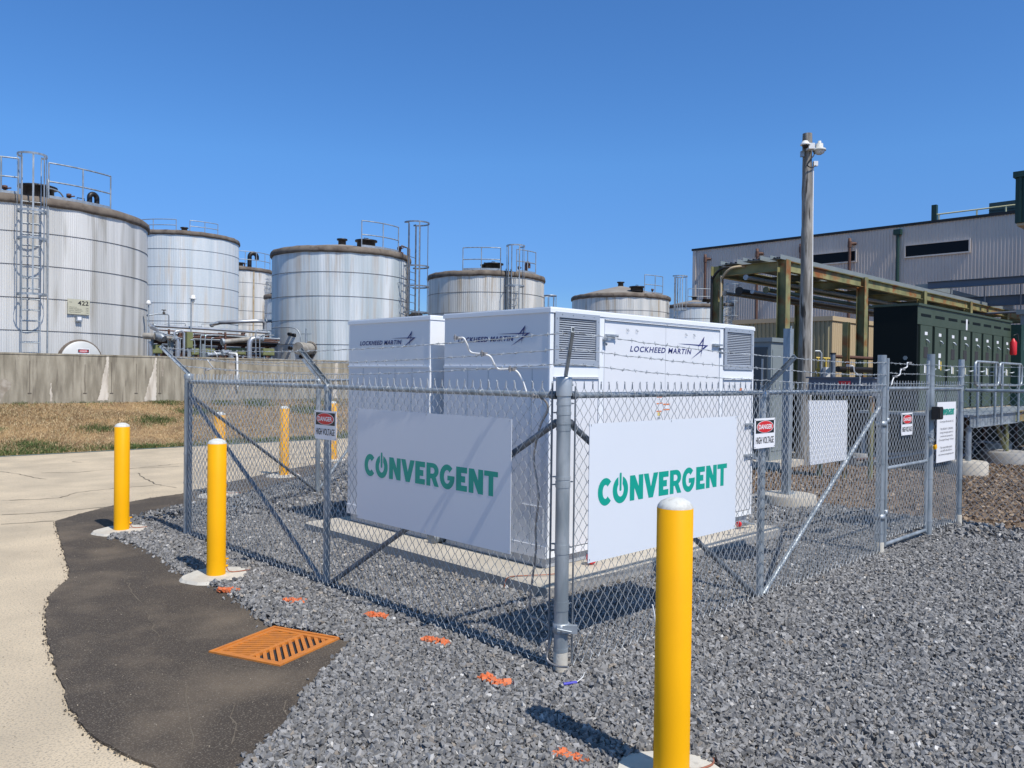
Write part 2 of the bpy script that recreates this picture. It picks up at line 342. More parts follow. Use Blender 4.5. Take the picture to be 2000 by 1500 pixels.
# cracks in the old pavement
mc = mat('road_crack_tar', (.10, .085, .07), .95)
def crack(pix, w=.008):
    b = MB(); P = []
    for (x, y) in pix: P.append(G(x, y))
    Q = []
    for i in range(len(P)-1):
        k = max(2, int((P[i+1]-P[i]).length/.10))
        for j in range(k): Q.append(P[i].lerp(P[i+1], j/k)+Vector((random.uniform(-.025, .025), random.uniform(-.025, .025), 0)))
    Q.append(P[-1])
    for i in range(len(Q)-1):
        d = (Q[i+1]-Q[i]).normalized(); n = Vector((-d.y, d.x, 0)); ww = w*random.uniform(.4, 1.2)
        b.add([Q[i]+n*ww+Vector((0, 0, .004)), Q[i]-n*ww+Vector((0, 0, .004)), Q[i+1]-n*ww+Vector((0, 0, .004)), Q[i+1]+n*ww+Vector((0, 0, .004))], [(0, 1, 2, 3)])
    return b
CR = [[(0, 921), (35, 925), (60, 932), (90, 936)], [(80, 924), (150, 923), (215, 917), (350, 911)], [(268, 924), (285, 935), (305, 946), (345, 953)], [(0, 979), (60, 976), (115, 973), (150, 962), (215, 955), (300, 948)],
      [(0, 1006), (90, 1001), (215, 990)], [(140, 902), (160, 903)], [(230, 918), (360, 905)], [(360, 905), (500, 893), (600, 886)], [(400, 915), (600, 905)], [(0, 1024), (105, 1018)]]
b = MB()
for c in CR: k = crack(c, .010); b.add(k.v, k.f)
struct(b.build('road_cracks', mc))
b = MB()
for c in ([(365, 1345), (372, 1390), (378, 1430), (374, 1470)], [(455, 1385), (460, 1425), (452, 1460)], [(270, 1190), (295, 1215), (312, 1250)], [(235, 1130), (262, 1160), (275, 1180)], [(560, 1375), (566, 1410)], [(180, 1240), (230, 1252)], [(405, 1290), (455, 1303), (540, 1312)]): k = crack(c, .0035); b.add([(q[0], q[1], .0185) for q in k.v], k.f)
struct(b.build('asphalt_scratches', mat('dusty_scratch', (.15, .125, .095), .95)))
# bank of dry grass rising to the wall, plateau behind
b = MB(); nx, ny = 90, 16
vs_ = []
for j in range(ny+1):
    y = 16.55+(21.3-16.55)*j/ny; t = j/ny; z = .02+.97*(3*t*t-2*t**3)*.35+.97*.65*t
    for i in range(nx+1):
        x = -40+150*i/nx; vs_.append((x, y+(0 if j else .06*math.sin(x*3.1)+.04*math.sin(x*7.7)), z+random.uniform(-.02, .02)*(0 < j < ny)))
b.add(vs_, [(j*(nx+1)+i, j*(nx+1)+i+1, (j+1)*(nx+1)+i+1, (j+1)*(nx+1)+i) for j in range(ny) for i in range(nx)], True)
struct(b.build('grass_bank_soil', m_bank))
b = MB(); b.add([(-S_, 21.25, .95), (S_, 21.25, .95), (S_, S_, .95), (-S_, S_, .95)], [(0, 1, 2, 3)])
struct(b.build('tank_farm_ground', m_dirt))
# fresh asphalt patch
AL = [(650, 903), (560, 918), (440, 945), (355, 966), (290, 975), (230, 987), (165, 1003), (108, 1020), (116, 1050), (126, 1085), (134, 1115), (133, 1133), (112, 1152), (95, 1168), (89, 1200), (90, 1240), (97, 1270), (110, 1312), (128, 1355), (140, 1392), (165, 1425), (200, 1455), (250, 1480), (300, 1500), (380, 1540), (430, 1575)]
AR = [(455, 1575), (478, 1500), (520, 1465), (552, 1432), (575, 1395), (600, 1352), (640, 1310), (668, 1280), (690, 1258), (660, 1253), (528, 1232), (500, 1205), (452, 1165), (420, 1150), (360, 1128), (322, 1100), (290, 1078), (255, 1064), (215, 1052), (225, 1030), (262, 1012), (300, 1003), (355, 990), (440, 975), (560, 945), (650, 918)]
asph = [G(*p)[:2] for p in AL]+[G(*p)[:2] for p in AR]
AP = noisy(asph, .05, .012, 3)
e1 = Vector((.943, .333, 0)); e2 = Vector((-.37, .929, 0)); gB = Vector((-1.255, 1.285, .016)); GW, GH = .60, .575
hole = [tuple((gB+e1*u+e2*v)[:2]) for u, v in ((-.005, -.005), (GW+.005, -.005), (GW+.005, GH+.005), (-.005, GH+.005))]
v_, f_ = curve_geo([AP, hole]); b = MB()
b.add([(p[0], p[1], .016) for p in v_], f_); n = len(AP)
b.add([(p[0], p[1], .016) for p in AP]+[(p[0], p[1], -.02) for p in AP], [(i, i+n, (i+1) % n+n, (i+1) % n) for i in range(n)])
struct(b.build('asphalt_patch', m_asph))
# gravel bed
gl = [G(*p)[:2] for p in AR]
gl_poly = [(7.98, -12), (7.98, 13.6)]+[tuple(G(650, 912)[:2])]+[tuple(p) for p in gl[::-1]]+[(-2.3, -1.5), (-2.6, -12)]
v_, f_ = curve_geo([gl_poly]); b = MB(); b.add([(p[0], p[1], .008) for p in v_], f_); struct(b.build('gravel_bed', m_gbase))
dirt_poly = [(7.98, -30), (70, -30), (70, 14.5), (7.98, 14.5)]
b = MB(); b.poly(dirt_poly, .006); struct(b.build('dirt_yard', m_dirt))

# point in polygon (vectorised)
def inside(P, poly):
    x, y = P[:, 0], P[:, 1]; r = np.zeros(len(P), bool); n = len(poly)
    for i in range(n):
        x0, y0 = poly[i]; x1, y1 = poly[(i+1) % n]
        c = ((y0 > y) != (y1 > y)) & (x < (x1-x0)*(y-y0)/((y1-y0) if y1 != y0 else 1e-9)+x0); r ^= c
    return r
cube = np.array([(x, y, z) for z in (-1, 1) for y in (-1, 1) for x in (-1, 1)], float)
cf = np.array([(0, 2, 3, 1), (4, 5, 7, 6), (0, 1, 5, 4), (2, 6, 7, 3), (0, 4, 6, 2), (1, 3, 7, 5)])
def stones(P, size, zbase, flat=.55, r=rng):
    n = len(P); v = np.repeat(cube[None], n, 0)+r.uniform(-.55, .55, (n, 8, 3))
    v *= (size[:, None, None]*.5)*np.stack([r.uniform(.7, 1.25, n), r.uniform(.55, 1.0, n), r.uniform(.35, .8, n)*flat/.55], 1)[:, None, :]
    # random rotation
    q = r.normal(size=(n, 4)); q[:, 0] += 1.2; q /= np.linalg.norm(q, axis=1)[:, None]; w, x, y, z = q.T
    Rm = np.stack([np.stack([1-2*(y*y+z*z), 2*(x*y-z*w), 2*(x*z+y*w)], -1), np.stack([2*(x*y+z*w), 1-2*(x*x+z*z), 2*(y*z-x*w)], -1), np.stack([2*(x*z-y*w), 2*(y*z+x*w), 1-2*(x*x+y*y)], -1)], 1)
    v = np.einsum('nij,nkj->nki', Rm, v)
    v[:, :, 0] += P[:, 0, None]; v[:, :, 1] += P[:, 1, None]; v[:, :, 2] += zbase[:, None]
    return v.reshape(-1, 3), (cf[None]+8*np.arange(n)[:, None, None]).reshape(-1, 4)
def scatter(n, poly, dmin, dmax, half=44):
    yaw0 = YAW; out = []
    a = yaw0+np.radians(rng.uniform(-half, half, n)); d = np.sqrt(rng.uniform(dmin**2, dmax**2, n))
    P = np.stack([CX+d*np.cos(a), CY+d*np.sin(a)], 1)
    return P[inside(P, poly)]
BOL = [(-.66, -1.29), (-.57, 3.73), (-.47, 6.47), (1.57, 8.36), (3.47, 9.88), (5.58, 11.63)]
grav = [tuple(p) for p in gl_poly]
SL = (1.10, 5.15, 1.14, 5.05)   # slab x0 x1 y0 y1
Ps, Ss = [], []
for n_, d0, d1, s0, s1 in ((135000, 1.8, 6.0, .014, .036), (170000, 6.0, 11.0, .018, .040), (60000, 11, 19, .03, .06)):
    P = scatter(n_, grav, d0, d1); k = np.ones(len(P), bool)
    for bx, by in BOL: k &= (P[:, 0]-bx)**2+(P[:, 1]-by)**2 > .275**2
    k &= ~((P[:, 0] > SL[0]) & (P[:, 0] < SL[1]) & (P[:, 1] > SL[2]) & (P[:, 1] < SL[3]))
    qu = (P-np.array([-1.255, 1.285]))@np.array([.943, .333]); qv = (P-np.array([-1.255, 1.285]))@np.array([-.353, .935])
    k &= ~((qu > -.03) & (qu < .635) & (qv > -.03) & (qv < .595))
    P = P[k]; Ps.append(P); Ss.append(s0+(s1-s0)*rng.beta(1.6, 2.2, len(P)))
P = np.concatenate(Ps); S = np.concatenate(Ss)
zb_ = .008+.034*rng.beta(1.3, 1.6, len(P))+.012*np.sin(P[:, 0]*2.1)*np.sin(P[:, 1]*1.7)
V, Fc = stones(P, S, zb_)
m_stone = island_mat('grey_gravel_stone', [(0, (.12, .119, .118)), (.3, (.18, .178, .177)), (.8, (.26, .258, .256)), (.94, (.33, .327, .325)), (.965, (.27, .225, .175)), (.98, (.36, .35, .34)), (1, (.60, .59, .57))], .75, bump=.5)
o = npmesh('gravel', V, Fc, m_stone); o['kind'] = 'stuff'
# chips over the brown yard
P = scatter(90000, dirt_poly, 8, 26, 44); P = P[(P[:, 0] < 24)]
V, Fc = stones(P, rng.uniform(.02, .06, len(P)), np.full(len(P), .010), .3)
m_chip = island_mat('brown_chip', [(0, (.06, .04, .028)), (.5, (.17, .115, .075)), (.85, (.30, .22, .15)), (1, (.42, .34, .25))], .9)
o = npmesh('wood_chips', V, Fc, m_chip); o['kind'] = 'stuff'
# grit on the pavement edges
def along(poly, n, sig, shift, rr):
    L = [(np.array(poly[i]), np.array(poly[i+1])) for i in range(len(poly)-1)]; w = np.array([np.linalg.norm(q-p) for p, q in L]); k = rr.choice(len(L), n, p=w/w.sum()); t_ = rr.uniform(0, 1, n)
    P0 = np.array([L[i][0] for i in k]); P1 = np.array([L[i][1] for i in k]); d = (P1-P0)/np.linalg.norm(P1-P0, axis=1)[:, None]; N_ = np.stack([-d[:, 1], d[:, 0]], 1)
    return P0+(P1-P0)*t_[:, None]+N_*(shift+rr.normal(0, 1, n)*sig)[:, None]
aL = [tuple(G(*p)[:2]) for p in AL]; aR = [tuple(G(*p)[:2]) for p in AR]; r5 = np.random.default_rng(5)
P = along(aL, 1300, .018, 0, r5); V, Fc = stones(P, .004+.014*r5.beta(1.2, 3, len(P)), r5.uniform(.002, .012, len(P)), .5, r5)
o = npmesh('asphalt_crumbs', V, Fc, island_mat('asphalt_crumb', [(0, (.06, .05, .04)), (.6, (.11, .095, .075)), (1, (.30, .25, .19))], .9)); o['kind'] = 'stuff'
P = along(aR, 500, .035, 0, r5); P = P[np.linalg.norm(P-np.array([-1.05, 1.65]), axis=1) > .46]; V, Fc = stones(P, r5.uniform(.012, .032, len(P)), np.full(len(P), .022), .5, r5)
o = npmesh('stray_gravel', V, Fc, m_stone); o['kind'] = 'stuff'
P = scatter(9000, [(-8, -8), (6, -8), (6, 16), (-8, 16)], 2, 14); P = P[~inside(P, grav)]; P = P[np.linalg.norm(P-np.array([-1.08, 1.65]), axis=1) > .42]; V, Fc = stones(P, np.where(inside(P, [tuple(p) for p in asph]), .0025, .003)+.007*r5.beta(1, 5, len(P)), np.where(inside(P, [tuple(p) for p in asph]), .018, .002), .6, r5)
o = npmesh('pavement_grit', V, Fc, island_mat('grit', [(0, (.10, .085, .065)), (.5, (.28, .24, .18)), (1, (.45, .39, .30))], .9)); o['kind'] = 'stuff'

# ------------------------------------------------------------------ grass
def blades(P, z, h, w, lean, r=rng):
    n = len(P); a = r.uniform(0, 2*np.pi, n); l = r.normal(size=(n, 2))*lean[:, None]*h[:, None]
    base = np.stack([P[:, 0], P[:, 1], z], 1); d = np.stack([np.cos(a), np.sin(a), np.zeros(n)], 1)*w[:, None]
    mid = base+np.stack([l[:, 0]*.35, l[:, 1]*.35, h*.6], 1); tip = base+np.stack([l[:, 0], l[:, 1], h*(1-.2*lean)], 1)
    V = np.stack([base-d, base+d, mid+d*.7, mid-d*.7, tip], 1).reshape(-1, 3)
    i = 5*np.arange(n)[:, None]
    return V, np.concatenate([i+np.array([[0, 1, 2, 3]]), i+np.array([[3, 2, 4, 4]])], 0)
def bank_z(y): t = np.clip((y-16.55)/4.75, 0, 1); return .02+.97*(3*t*t-2*t**3)*.35+.97*.65*t
def mk_grass(name, P, h, w, lean, m):
    V, Fc = blades(P, bank_z(P[:, 1]), h, w, lean)
    q = Fc[:len(P)]; t = Fc[len(P):][:, :3]
    tri = np.concatenate([q[:, [0, 1, 2]], q[:, [0, 2, 3]], t]); o = npmesh(name, V, tri, m); o['kind'] = 'stuff'; return o
n_ = 150000
P = np.stack([rng.uniform(-3, 20, n_), 16.5+4.5*rng.uniform(0, 1, n_)**.9], 1)
m_dry = island_mat('dry_grass_blade', [(0, (.16, .105, .055)), (.35, (.33, .225, .115)), (.7, (.53, .40, .22)), (.93, (.78, .63, .40)), (1, (.20, .22, .08))], .8)
g_ = np.sin(P[:, 0]*1.3+2*np.sin(P[:, 1]*.9))+np.sin(P[:, 1]*2.3+P[:, 0]*.4)+rng.normal(0, .8, n_)
k_ = g_ > -1.6; P = P[k_]; g_ = g_[k_]; n_ = len(P)
mk_grass('dry_grass', P, rng.uniform(.03, .09, n_)*(1+.25*np.clip(g_, -1, 1)), np.full(n_, .0045), rng.uniform(.4, 1.5, n_), m_dry)
m_grn = island_mat('green_grass_blade', [(0, (.035, .07, .015)), (.6, (.075, .13, .03)), (1, (.16, .20, .06))], .75)
n1 = 22000; x = rng.uniform(-3, 20, n1); wv = .42+.28*np.sin(x*1.1)*np.sin(x*.37+1); y = 16.5+np.abs(rng.normal(0, 1, n1))*wv*.55
k = rng.uniform(0, 1, n1) < (.35+.5*(np.sin(x*2.3)+np.sin(x*.9+1) > -.3)); P1 = np.stack([x, y], 1)[k]
cl = []
for cxg, cyg, rg, ng in ((6.1, 19.7, .55, 1500), (7.3, 20.6, .4, 900), (4.6, 19.0, .6, 900), (3.0, 18.4, .5, 500), (8.3, 20.4, .5, 1100), (1.9, 20.9, .6, 120), (5.6, 20.8, .5, 500), (9.6, 19.6, .8, 1500), (12, 18.8, .9, 1500), (1.2, 17.3, .5, 700), (8.5, 20.9, .5, 500), (3.4, 21.0, .9, 150), (10.8, 20.6, .9, 1200)):
    cl.append(np.stack([cxg+rng.normal(0, rg*.5, ng), np.clip(cyg+rng.normal(0, rg*.35, ng), 16.5, 20.97)], 1))
P1 = np.concatenate([P1]+cl); n1 = len(P1)
mk_grass('green_grass', P1, rng.uniform(.05, .13, n1), np.full(n1, .006), rng.uniform(.3, 1.2, n1), m_grn)
# ================================================================== FENCE
def smooth_path(P, k=6):
    P = [Vector(p) for p in P]; out = []
    for i in range(len(P)-1):
        a = P[max(i-1, 0)]; b_ = P[i]; c = P[i+1]; d = P[min(i+2, len(P)-1)]
        for j in range(k):
            t = j/k; out.append(.5*((2*b_)+(c-a)*t+(2*a-5*b_+4*c-d)*t*t+(3*b_-a-3*c+d)*t**3))
    out.append(P[-1]); return out
def wire_mesh(parent, p0, p1, z0, z1, nrm, off=.035, s=.042, step=.0465, r=.0030, spikes=True, coarse=1.0):
    s *= coarse; step *= coarse; r *= (coarse**.4)
    p0 = np.array(p0, float); p1 = np.array(p1, float); L = np.linalg.norm(p1-p0); d = (p1-p0)/L; n = np.array([nrm[0], nrm[1]], float); n /= np.linalg.norm(n)
    W = int(L/s); Pn = int((z1-z0)/step)//2*2+1
    k = np.arange(W)[:, None]; i = np.arange(Pn)[None, :]
    side = (i % 2)
    u = (k+side)*s+rng.normal(0, .0018, (W, Pn)); w = np.where(side == 0, .0035, -.0035)*np.ones((W, 1)); z = z1-i*step*np.ones((W, 1))+rng.normal(0, .0015, (W, Pn))
    # neighbours interlock: odd wires start at the other side
    u = np.where(k % 2 == 0, (k+side)*s, (k+1-side)*s)+rng.normal(0, .0012, (W, Pn))
    w = np.where(k % 2 == 0, w, -w)+.004*np.sin(z*3+k*.05)
    if spikes:
        u0 = u[:, :1]; w0 = w[:, :1]; z00 = z[:, :1]
        sg = np.where(k % 2 == 0, -1, 1)
        u = np.concatenate([u0+sg*.010+rng.normal(0, .003, (W, 1)), u0+sg*.001, u], 1); w = np.concatenate([w0, w0, w], 1); z = np.concatenate([z00+.046, z00+.03, z], 1)
    X = p0[0]+d[0]*u+n[0]*(off+w); Y = p0[1]+d[1]*u+n[1]*(off+w); Pt = np.stack([X, Y, z], -1)
    T = np.zeros_like(Pt); T[:, 1:-1] = Pt[:, 2:]-Pt[:, :-2]; T[:, 0] = Pt[:, 1]-Pt[:, 0]; T[:, -1] = Pt[:, -1]-Pt[:, -2]
    T /= np.linalg.norm(T, axis=-1, keepdims=True); N3 = np.array([n[0], n[1], 0.0]); B = np.cross(T, N3); B /= np.linalg.norm(B, axis=-1, keepdims=True)
    rings = [Pt+(N3*math.cos(a)+B*math.sin(a))*r for a in (0, math.pi/2, math.pi, 3*math.pi/2)]
    V = np.stack(rings, 2); PP = V.shape[1]
    idx = (np.arange(W*PP*4)).reshape(W, PP, 4)
    Fs = [np.stack([idx[:, :-1, q], idx[:, :-1, (q+1) % 4], idx[:, 1:, (q+1) % 4], idx[:, 1:, q]], -1).reshape(-1, 4) for q in range(4)]
    return npmesh('wire_mesh', V.reshape(-1, 3), np.concatenate(Fs), m_wire, parent, smooth=True)
def post(parent, x, y, h, r, name='post', cap='dome', footing=False, m=None):
    b = MB(); b.lathe((x, y, -.1), [(r, 0), (r, h+.1-.03)], 20)
    if cap == 'dome': b.lathe((x, y, h-.035), [(r+.006, -.03), (r+.007, .0), (r+.004, .018), (r*.6, .032), (0.0001, .037)], 20)
    o = b.build(name, m or m_galv, parent)
    if footing:
        b = MB(); ang = [i*2*math.pi/18 for i in range(18)]; rr = [random.uniform(.9, 1.1) for _ in ang]
        b.slab([(x+.15*q*math.cos(a)+.01, y+.13*q*math.sin(a), .012) for a, q in zip(ang, rr)], (0, 0, 1), .018); b.lathe((x, y, .02), [(r+.004, 0), (r+.006, .11), (r+.001, .13)], 16)
        b.build('footing', m_conc, parent)
    return o
def bands(parent, x, y, r, zs, tail=None):
    for z in zs:
        b = MB(); b.lathe((x, y, z), [(r+.0005, -.010), (r+.003, -.010), (r+.003, .010), (r+.0005, .010)], 24, cap=False, smooth=False)
        if tail: d = Vector((*tail, 0)).normalized(); e = d.cross(Vector((0, 0, 1))); q = Vector((x, y, z))+d*(r+.03); b.obox(Vector((x, y, z))+d*(r+.02), .045, .006, .02, d); b.tube([q-e*.012, q+e*.012], .005, 6)
        b.build('post_clamp', m_galv, parent)
def rod(parent, name, pts, r, m=None, n=12, sm=False):
    b = MB(); b.tube(smooth_path(pts) if sm else pts, r, n); return b.build(name, m or m_galv, parent)
def rail_cup(parent, p, d, r=.027):
    p, d = Vector(p), Vector(d).normalized(); b = MB()
    b.tube([p, p+d*.05], r, 14); b.tube([p-d*.03, p], .012, 8); return b.build('rail_end', m_galvd, parent)
def barbed(parent, pts, seed=0, sag=.012):
    r = random.Random(seed); b = MB(); pts = [Vector(p) for p in pts]
    for a, c in zip(pts[:-1], pts[1:]):
        L = (c-a).length; n = max(4, int(L/.05)); ph = r.random()*6
        d = (c-a).normalized(); u = Vector((0, 0, 1)); w = d.cross(u).normalized()
        base = [a.lerp(c, i/n)+Vector((0, 0, -sag*L*4*(i/n)*(1-i/n)*.5+r.uniform(-.003, .003)*(0 < i < n)))+w*r.uniform(-.003, .003)*(0 < i < n) for i in range(n+1)]
        for q in (0, 1):
            b.tube([p+(u*math.cos(i*2.1+q*math.pi)+w*math.sin(i*2.1+q*math.pi))*.0026 for i, p in enumerate(base)], .0021, 5, caps=False)
        t = .06
        while t < L-.04:
            p = base[min(n-1, int(t/L*n))].lerp(base[min(n, int(t/L*n)+1)], (t/L*n) % 1)
            for q in (0, 1):
                a1 = r.uniform(0, math.pi); v = (u*math.cos(a1)+w*math.sin(a1))*.014+d*r.uniform(-.004, .004); b.tube([p+d*.004*q-v, p+d*.004*q+v], .0016, 4, caps=False)
            b.tube([p-d*.006, p+d*.009], .0048, 6)
            t += .127
    return b.build('barbed_wire', m_wire, parent)
def arm_bar(parent, p0, p1, side):
    b = MB(); p0, p1 = Vector(p0), Vector(p1); d = (p1-p0).normalized(); n = Vector(side)
    b.obox((p0+p1)/2, (p1-p0).length, .004, .042, d, n); 
    for sgn in (-1, 1):
        e = d.cross(n).normalized(); b.obox((p0+p1)/2+e*sgn*.019+n*.008, (p1-p0).length, .02, .004, d, n)
    for t in (.2, .45, .7, .95): q = p0.lerp(p1, t); b.tube([q-n*.004, q+n*.012], .006, 6)
    return b.build('outrigger_arm', m_galv, parent)
YA, YM, XR, XG1, XG2, XG3 = 5.74, 2.78, 2.53, 5.10, 6.59, 7.72
ZR, ZT, RR = 1.772, 1.815, .0205
# --- left run
FL = thing('chain_link_fence', (0, YM, 0), 'long left galvanized chain link fence panel carrying the shaded large sign, with barbed wire', 'fence')
post(FL, 0, YA, 1.87, .045, 'end_post'); post(FL, 0, YM, 1.80, .031, 'line_post', cap='dome')
bands(FL, 0, YA, .045, [.3, .62, .95, 1.28, 1.6, 1.72], (0, -1)); bands(FL, 0, YM, .031, [1.74, 1.2, .7])
rod(FL, 'top_rail', [(-.0, YA-.06, ZR), (0, YM, ZR), (0, .06, ZR)], RR)
rail_cup(FL, (0, .06, ZR), (0, 1, 0)); rail_cup(FL, (0, YA-.06, ZR), (0, -1, 0))
wire_mesh(FL, (0, .075), (0, YA-.06), .02, ZT, (-1, 0))
rod(FL, 'brace', [(0.0, YA-.05, 1.60), (0.0, YM+.05, .05)], .021, m_galvd); rod(FL, 'brace', [(0.0, .06, 1.60), (0.0, YM-.06, .05)], .021, m_galvd)
rod(FL, 'tension_bar', [(-.03, .075, .03), (-.03, .075, 1.85)], .0065, m_galvd, 6); rod(FL, 'tension_bar', [(-.03, YA-.06, .03), (-.03, YA-.06, 1.8)], .0065, m_galvd, 6)
rod(FL, 'tension_wire', [(-.03, .06, .07), (-.03, YA, .07)], .0025, m_wire, 5)
TA = Vector((-.30, YA+.06, 2.17)); TM = Vector((-.31, YM-.05, 2.09)); BA = Vector((0, YA, 1.86)); BM = Vector((0, YM, 1.79)); TC = Vector((-.22, -.25, 2.17)); BC = Vector((-.0, -.0, 1.89))
arm_bar(FL, BA, TA, (0, -1, 0)); arm_bar(FL, BM, TM, (0, -1, 0))
for i, t in enumerate((.95, .62, .3)): barbed(FL, [BC.lerp(TC, t), BM.lerp(TM, t), BA.lerp(TA, t)], i)
# ties
for i in range(14): y = .4+i*.37; b = MB(); b.lathe((0, y, ZR), [(RR+.001, -.002), (RR+.004, 0), (RR+.001, .002)], 10, axis='y', cap=False); b.tube([(-.02, y, ZR+.012), (-.042, y+.01, ZR+.02)], .002, 4); b.build('tie_wire', m_wire, FL)
# --- right run C..G1
FR = thing('chain_link_fence', (0, 0, 0), 'right chain link fence from the thick corner post to the gate, with bright diagonal brace', 'fence')
b = MB(); b.lathe((0, 0, -.1), [(.045, 0), (.045, 1.93)], 28); b.lathe((0, 0, 1.83), [(.052, -.06), (.053, .05), (.05, .058), (.02, .062), (.0001, .062)], 28); b.tube([(.05, -.01, 1.84), (.066, -.015, 1.84)], .008, 8)
b.build('corner_post', m_galv, FR)
b = MB(); b.lathe((0, 0, 0), [(.046, 0), (.0465, .09), (.046, .15)], 20, cap=False); b.build('cement_splash', m_conc, FR)
bands(FR, 0, 0, .045, [1.60, 1.66, 1.25, 1.20, .82, .78, .46, .42], (0, 1)); bands(FR, 0, 0, .045, [1.72, 1.56, 1.22, .80, .44, .16], (1, 0))
post(FR, XR, 0, 1.80, .031, 'line_post'); post(FR, XG1, 0, 2.19, .045, 'gate_post', cap='', footing=True)
bands(FR, XR, 0, .031, [1.74, 1.1, .5]); bands(FR, XG1, 0, .045, [.25, .62, 1.0, 1.33, 1.6, 1.72, 1.84, 1.96, 2.09], (-1, 0))
rod(FR, 'top_rail', [(.06, 0, ZR), (XR, 0, ZR), (XG1-.05, 0, ZR)], RR); rail_cup(FR, (.06, 0, ZR), (1, 0, 0)); rail_cup(FR, (.06, 0, 1.6), (.8, 0, -.6), .024); rail_cup(FL, (0, .06, 1.6), (0, .8, -.5), .024)
wire_mesh(FR, (.075, 0), (XG1-.06, 0), .015, ZT, (0, -1))
rod(FR, 'brace', [(.08, 0, 1.58), (XR-.06, 0, .05)], .021, m_galvd); rod(FR, 'brace', [(XG1-.05, 0, 1.60), (XR+.06, 0, .04)], .021)
rod(FR, 'tension_bar', [(.075, -.03, .06), (.075, -.03, 1.83)], .0065, m_galvd, 6); rod(FR, 'tension_bar', [(XG1-.06, -.03, .05), (XG1-.06, -.03, 1.8)], .0065, m_galvd, 6)
rod(FR, 'tension_wire', [(.05, -.03, .03), (XG1, -.03, .03)], .0018, m_galvd, 5)
BR, TR = Vector((XR, 0, 1.79)), Vector((XR-.04, -.31, 2.08))
arm_bar(FR, BC, TC, (.7, -.7, 0)); arm_bar(FR, BR, TR, (-1, 0, 0))
for i, (t, zg) in enumerate(((.95, 2.08), (.62, 1.95), (.3, 1.84))): barbed(FR, [BC.lerp(TC, t), BR.lerp(TR, t), (XG1, -.05, zg)], 10+i)
for i in range(13): x = .35+i*.37; b = MB(); b.lathe((x, 0, ZR), [(RR+.001, -.002), (RR+.004, 0), (RR+.001, .002)], 10, axis='x', cap=False); b.tube([(x, -.02, ZR+.012), (x+.01, -.042, ZR+.02)], .002, 4); b.build('tie_wire', m_wire, FR)
# ground clamp at the foot of the corner post
b = MB(); b.obox((0, -.052, .30), .13, .05, .03, (1, -1, 0)); b.lathe((0, 0, .3), [(.046, -.03), (.053, -.03), (.053, .03), (.046, .03)], 16, cap=False); b.tube([(-.07, -.03, .31), (.0, -.09, .29)], .006, 6); b.tube([(.07, .0, .31), (.06, -.09, .30)], .006, 6); b.build('ground_clamp', m_dgalv, FR)
# --- panel G2..G3 and side fence
FS = thing('chain_link_fence', (XG3, 0, 0), 'narrow chain link panel right of the gate behind the information sign', 'fence')
post(FS, XG2, 0, 2.24, .045, 'gate_post', cap=''); post(FS, XG3, 0, 2.20, .036, 'corner_post', cap='', footing=True)
bands(FS, XG2, 0, .045, [.2, .72, 1.1, 1.28, 1.6, 1.84, 1.96, 2.08], (1, 0)); bands(FS, XG3, 0, .036, [.25, .62, 1.02, 1.12, 1.5, 1.62, 1.84, 1.96, 2.08], (0, -1))
rod(FS, 'top_rail', [(XG2+.05, 0, 1.79), (XG3-.04, 0, 1.79)], RR); wire_mesh(FS, (XG2+.055, 0), (XG3-.045, 0), .05, 1.84, (0, -1), off=.0)
for i, zg in enumerate((2.08, 1.95, 1.84)): barbed(FS, [(XG2, -.05, zg), (XG3, -.04, zg)], 20+i)
FQ = thing('chain_link_fence', (XG3, -1.5, 0), 'side chain link fence leaving the last post toward the right edge of the photo', 'fence')
post(FQ, XG3, -3.0, 1.80, .031, 'line_post')
rod(FQ, 'top_rail', [(XG3, -.05, 1.775), (XG3, -6, 1.775)], RR); wire_mesh(FQ, (XG3, -.05), (XG3, -6), .05, ZT, (-1, 0), off=.0)
for i, zg in enumerate((2.08, 1.97, 1.87)): barbed(FQ, [(XG3, -.0, zg), (XG3, -3, zg), (XG3, -6, zg)], 30+i)
# --- oblique rear fence
B1 = Vector((2.83, 7.66, 0)); B2 = Vector((5.65, 9.58, 0)); A0 = Vector((0, YA, 0)); dB = (B1-A0).normalized(); nB = Vector((-dB.y, dB.x, 0))
FB = thing('chain_link_fence', B1, 'rear chain link fence running behind the white cabinets, seen through the front mesh', 'fence')
post(FB, B1.x, B1.y, 1.80, .036, 'line_post'); post(FB, B2.x, B2.y, 1.80, .036, 'line_post'); post(FB, 7.72, 10.95, 1.87, .045, 'end_post')
rod(FB, 'top_rail', [A0+dB*.06+Vector((0, 0, ZR)), B1+Vector((0, 0, ZR)), B2+Vector((0, 0, ZR)), (7.72, 10.95, ZR)], RR)
wire_mesh(FB, (A0+dB*.06)[:2], B2[:2], .05, ZT, nB[:2])
rod(FB, 'brace', [A0+dB*.08+Vector((0, 0, 1.6)), B1-dB*.05+Vector((0, 0, .06))], .021, m_galvd); rod(FB, 'brace', [B1+dB*.06+Vector((0, 0, .08)), B2+Vector((0, 0, 1.6))], .021)
arm_bar(FB, B1+Vector((0, 0, 1.8)), B1+Vector((-.12, .28, 2.10)), dB)
for i, t in enumerate((.95, .62, .3)): barbed(FB, [BA.lerp(TA, t), (B1+Vector((0, 0, 1.8))).lerp(B1+Vector((-.12, .28, 2.10)), t), (B2+Vector((0, 0, 1.8))).lerp(B2+Vector((-.12, .28, 2.10)), t)], 40+i)
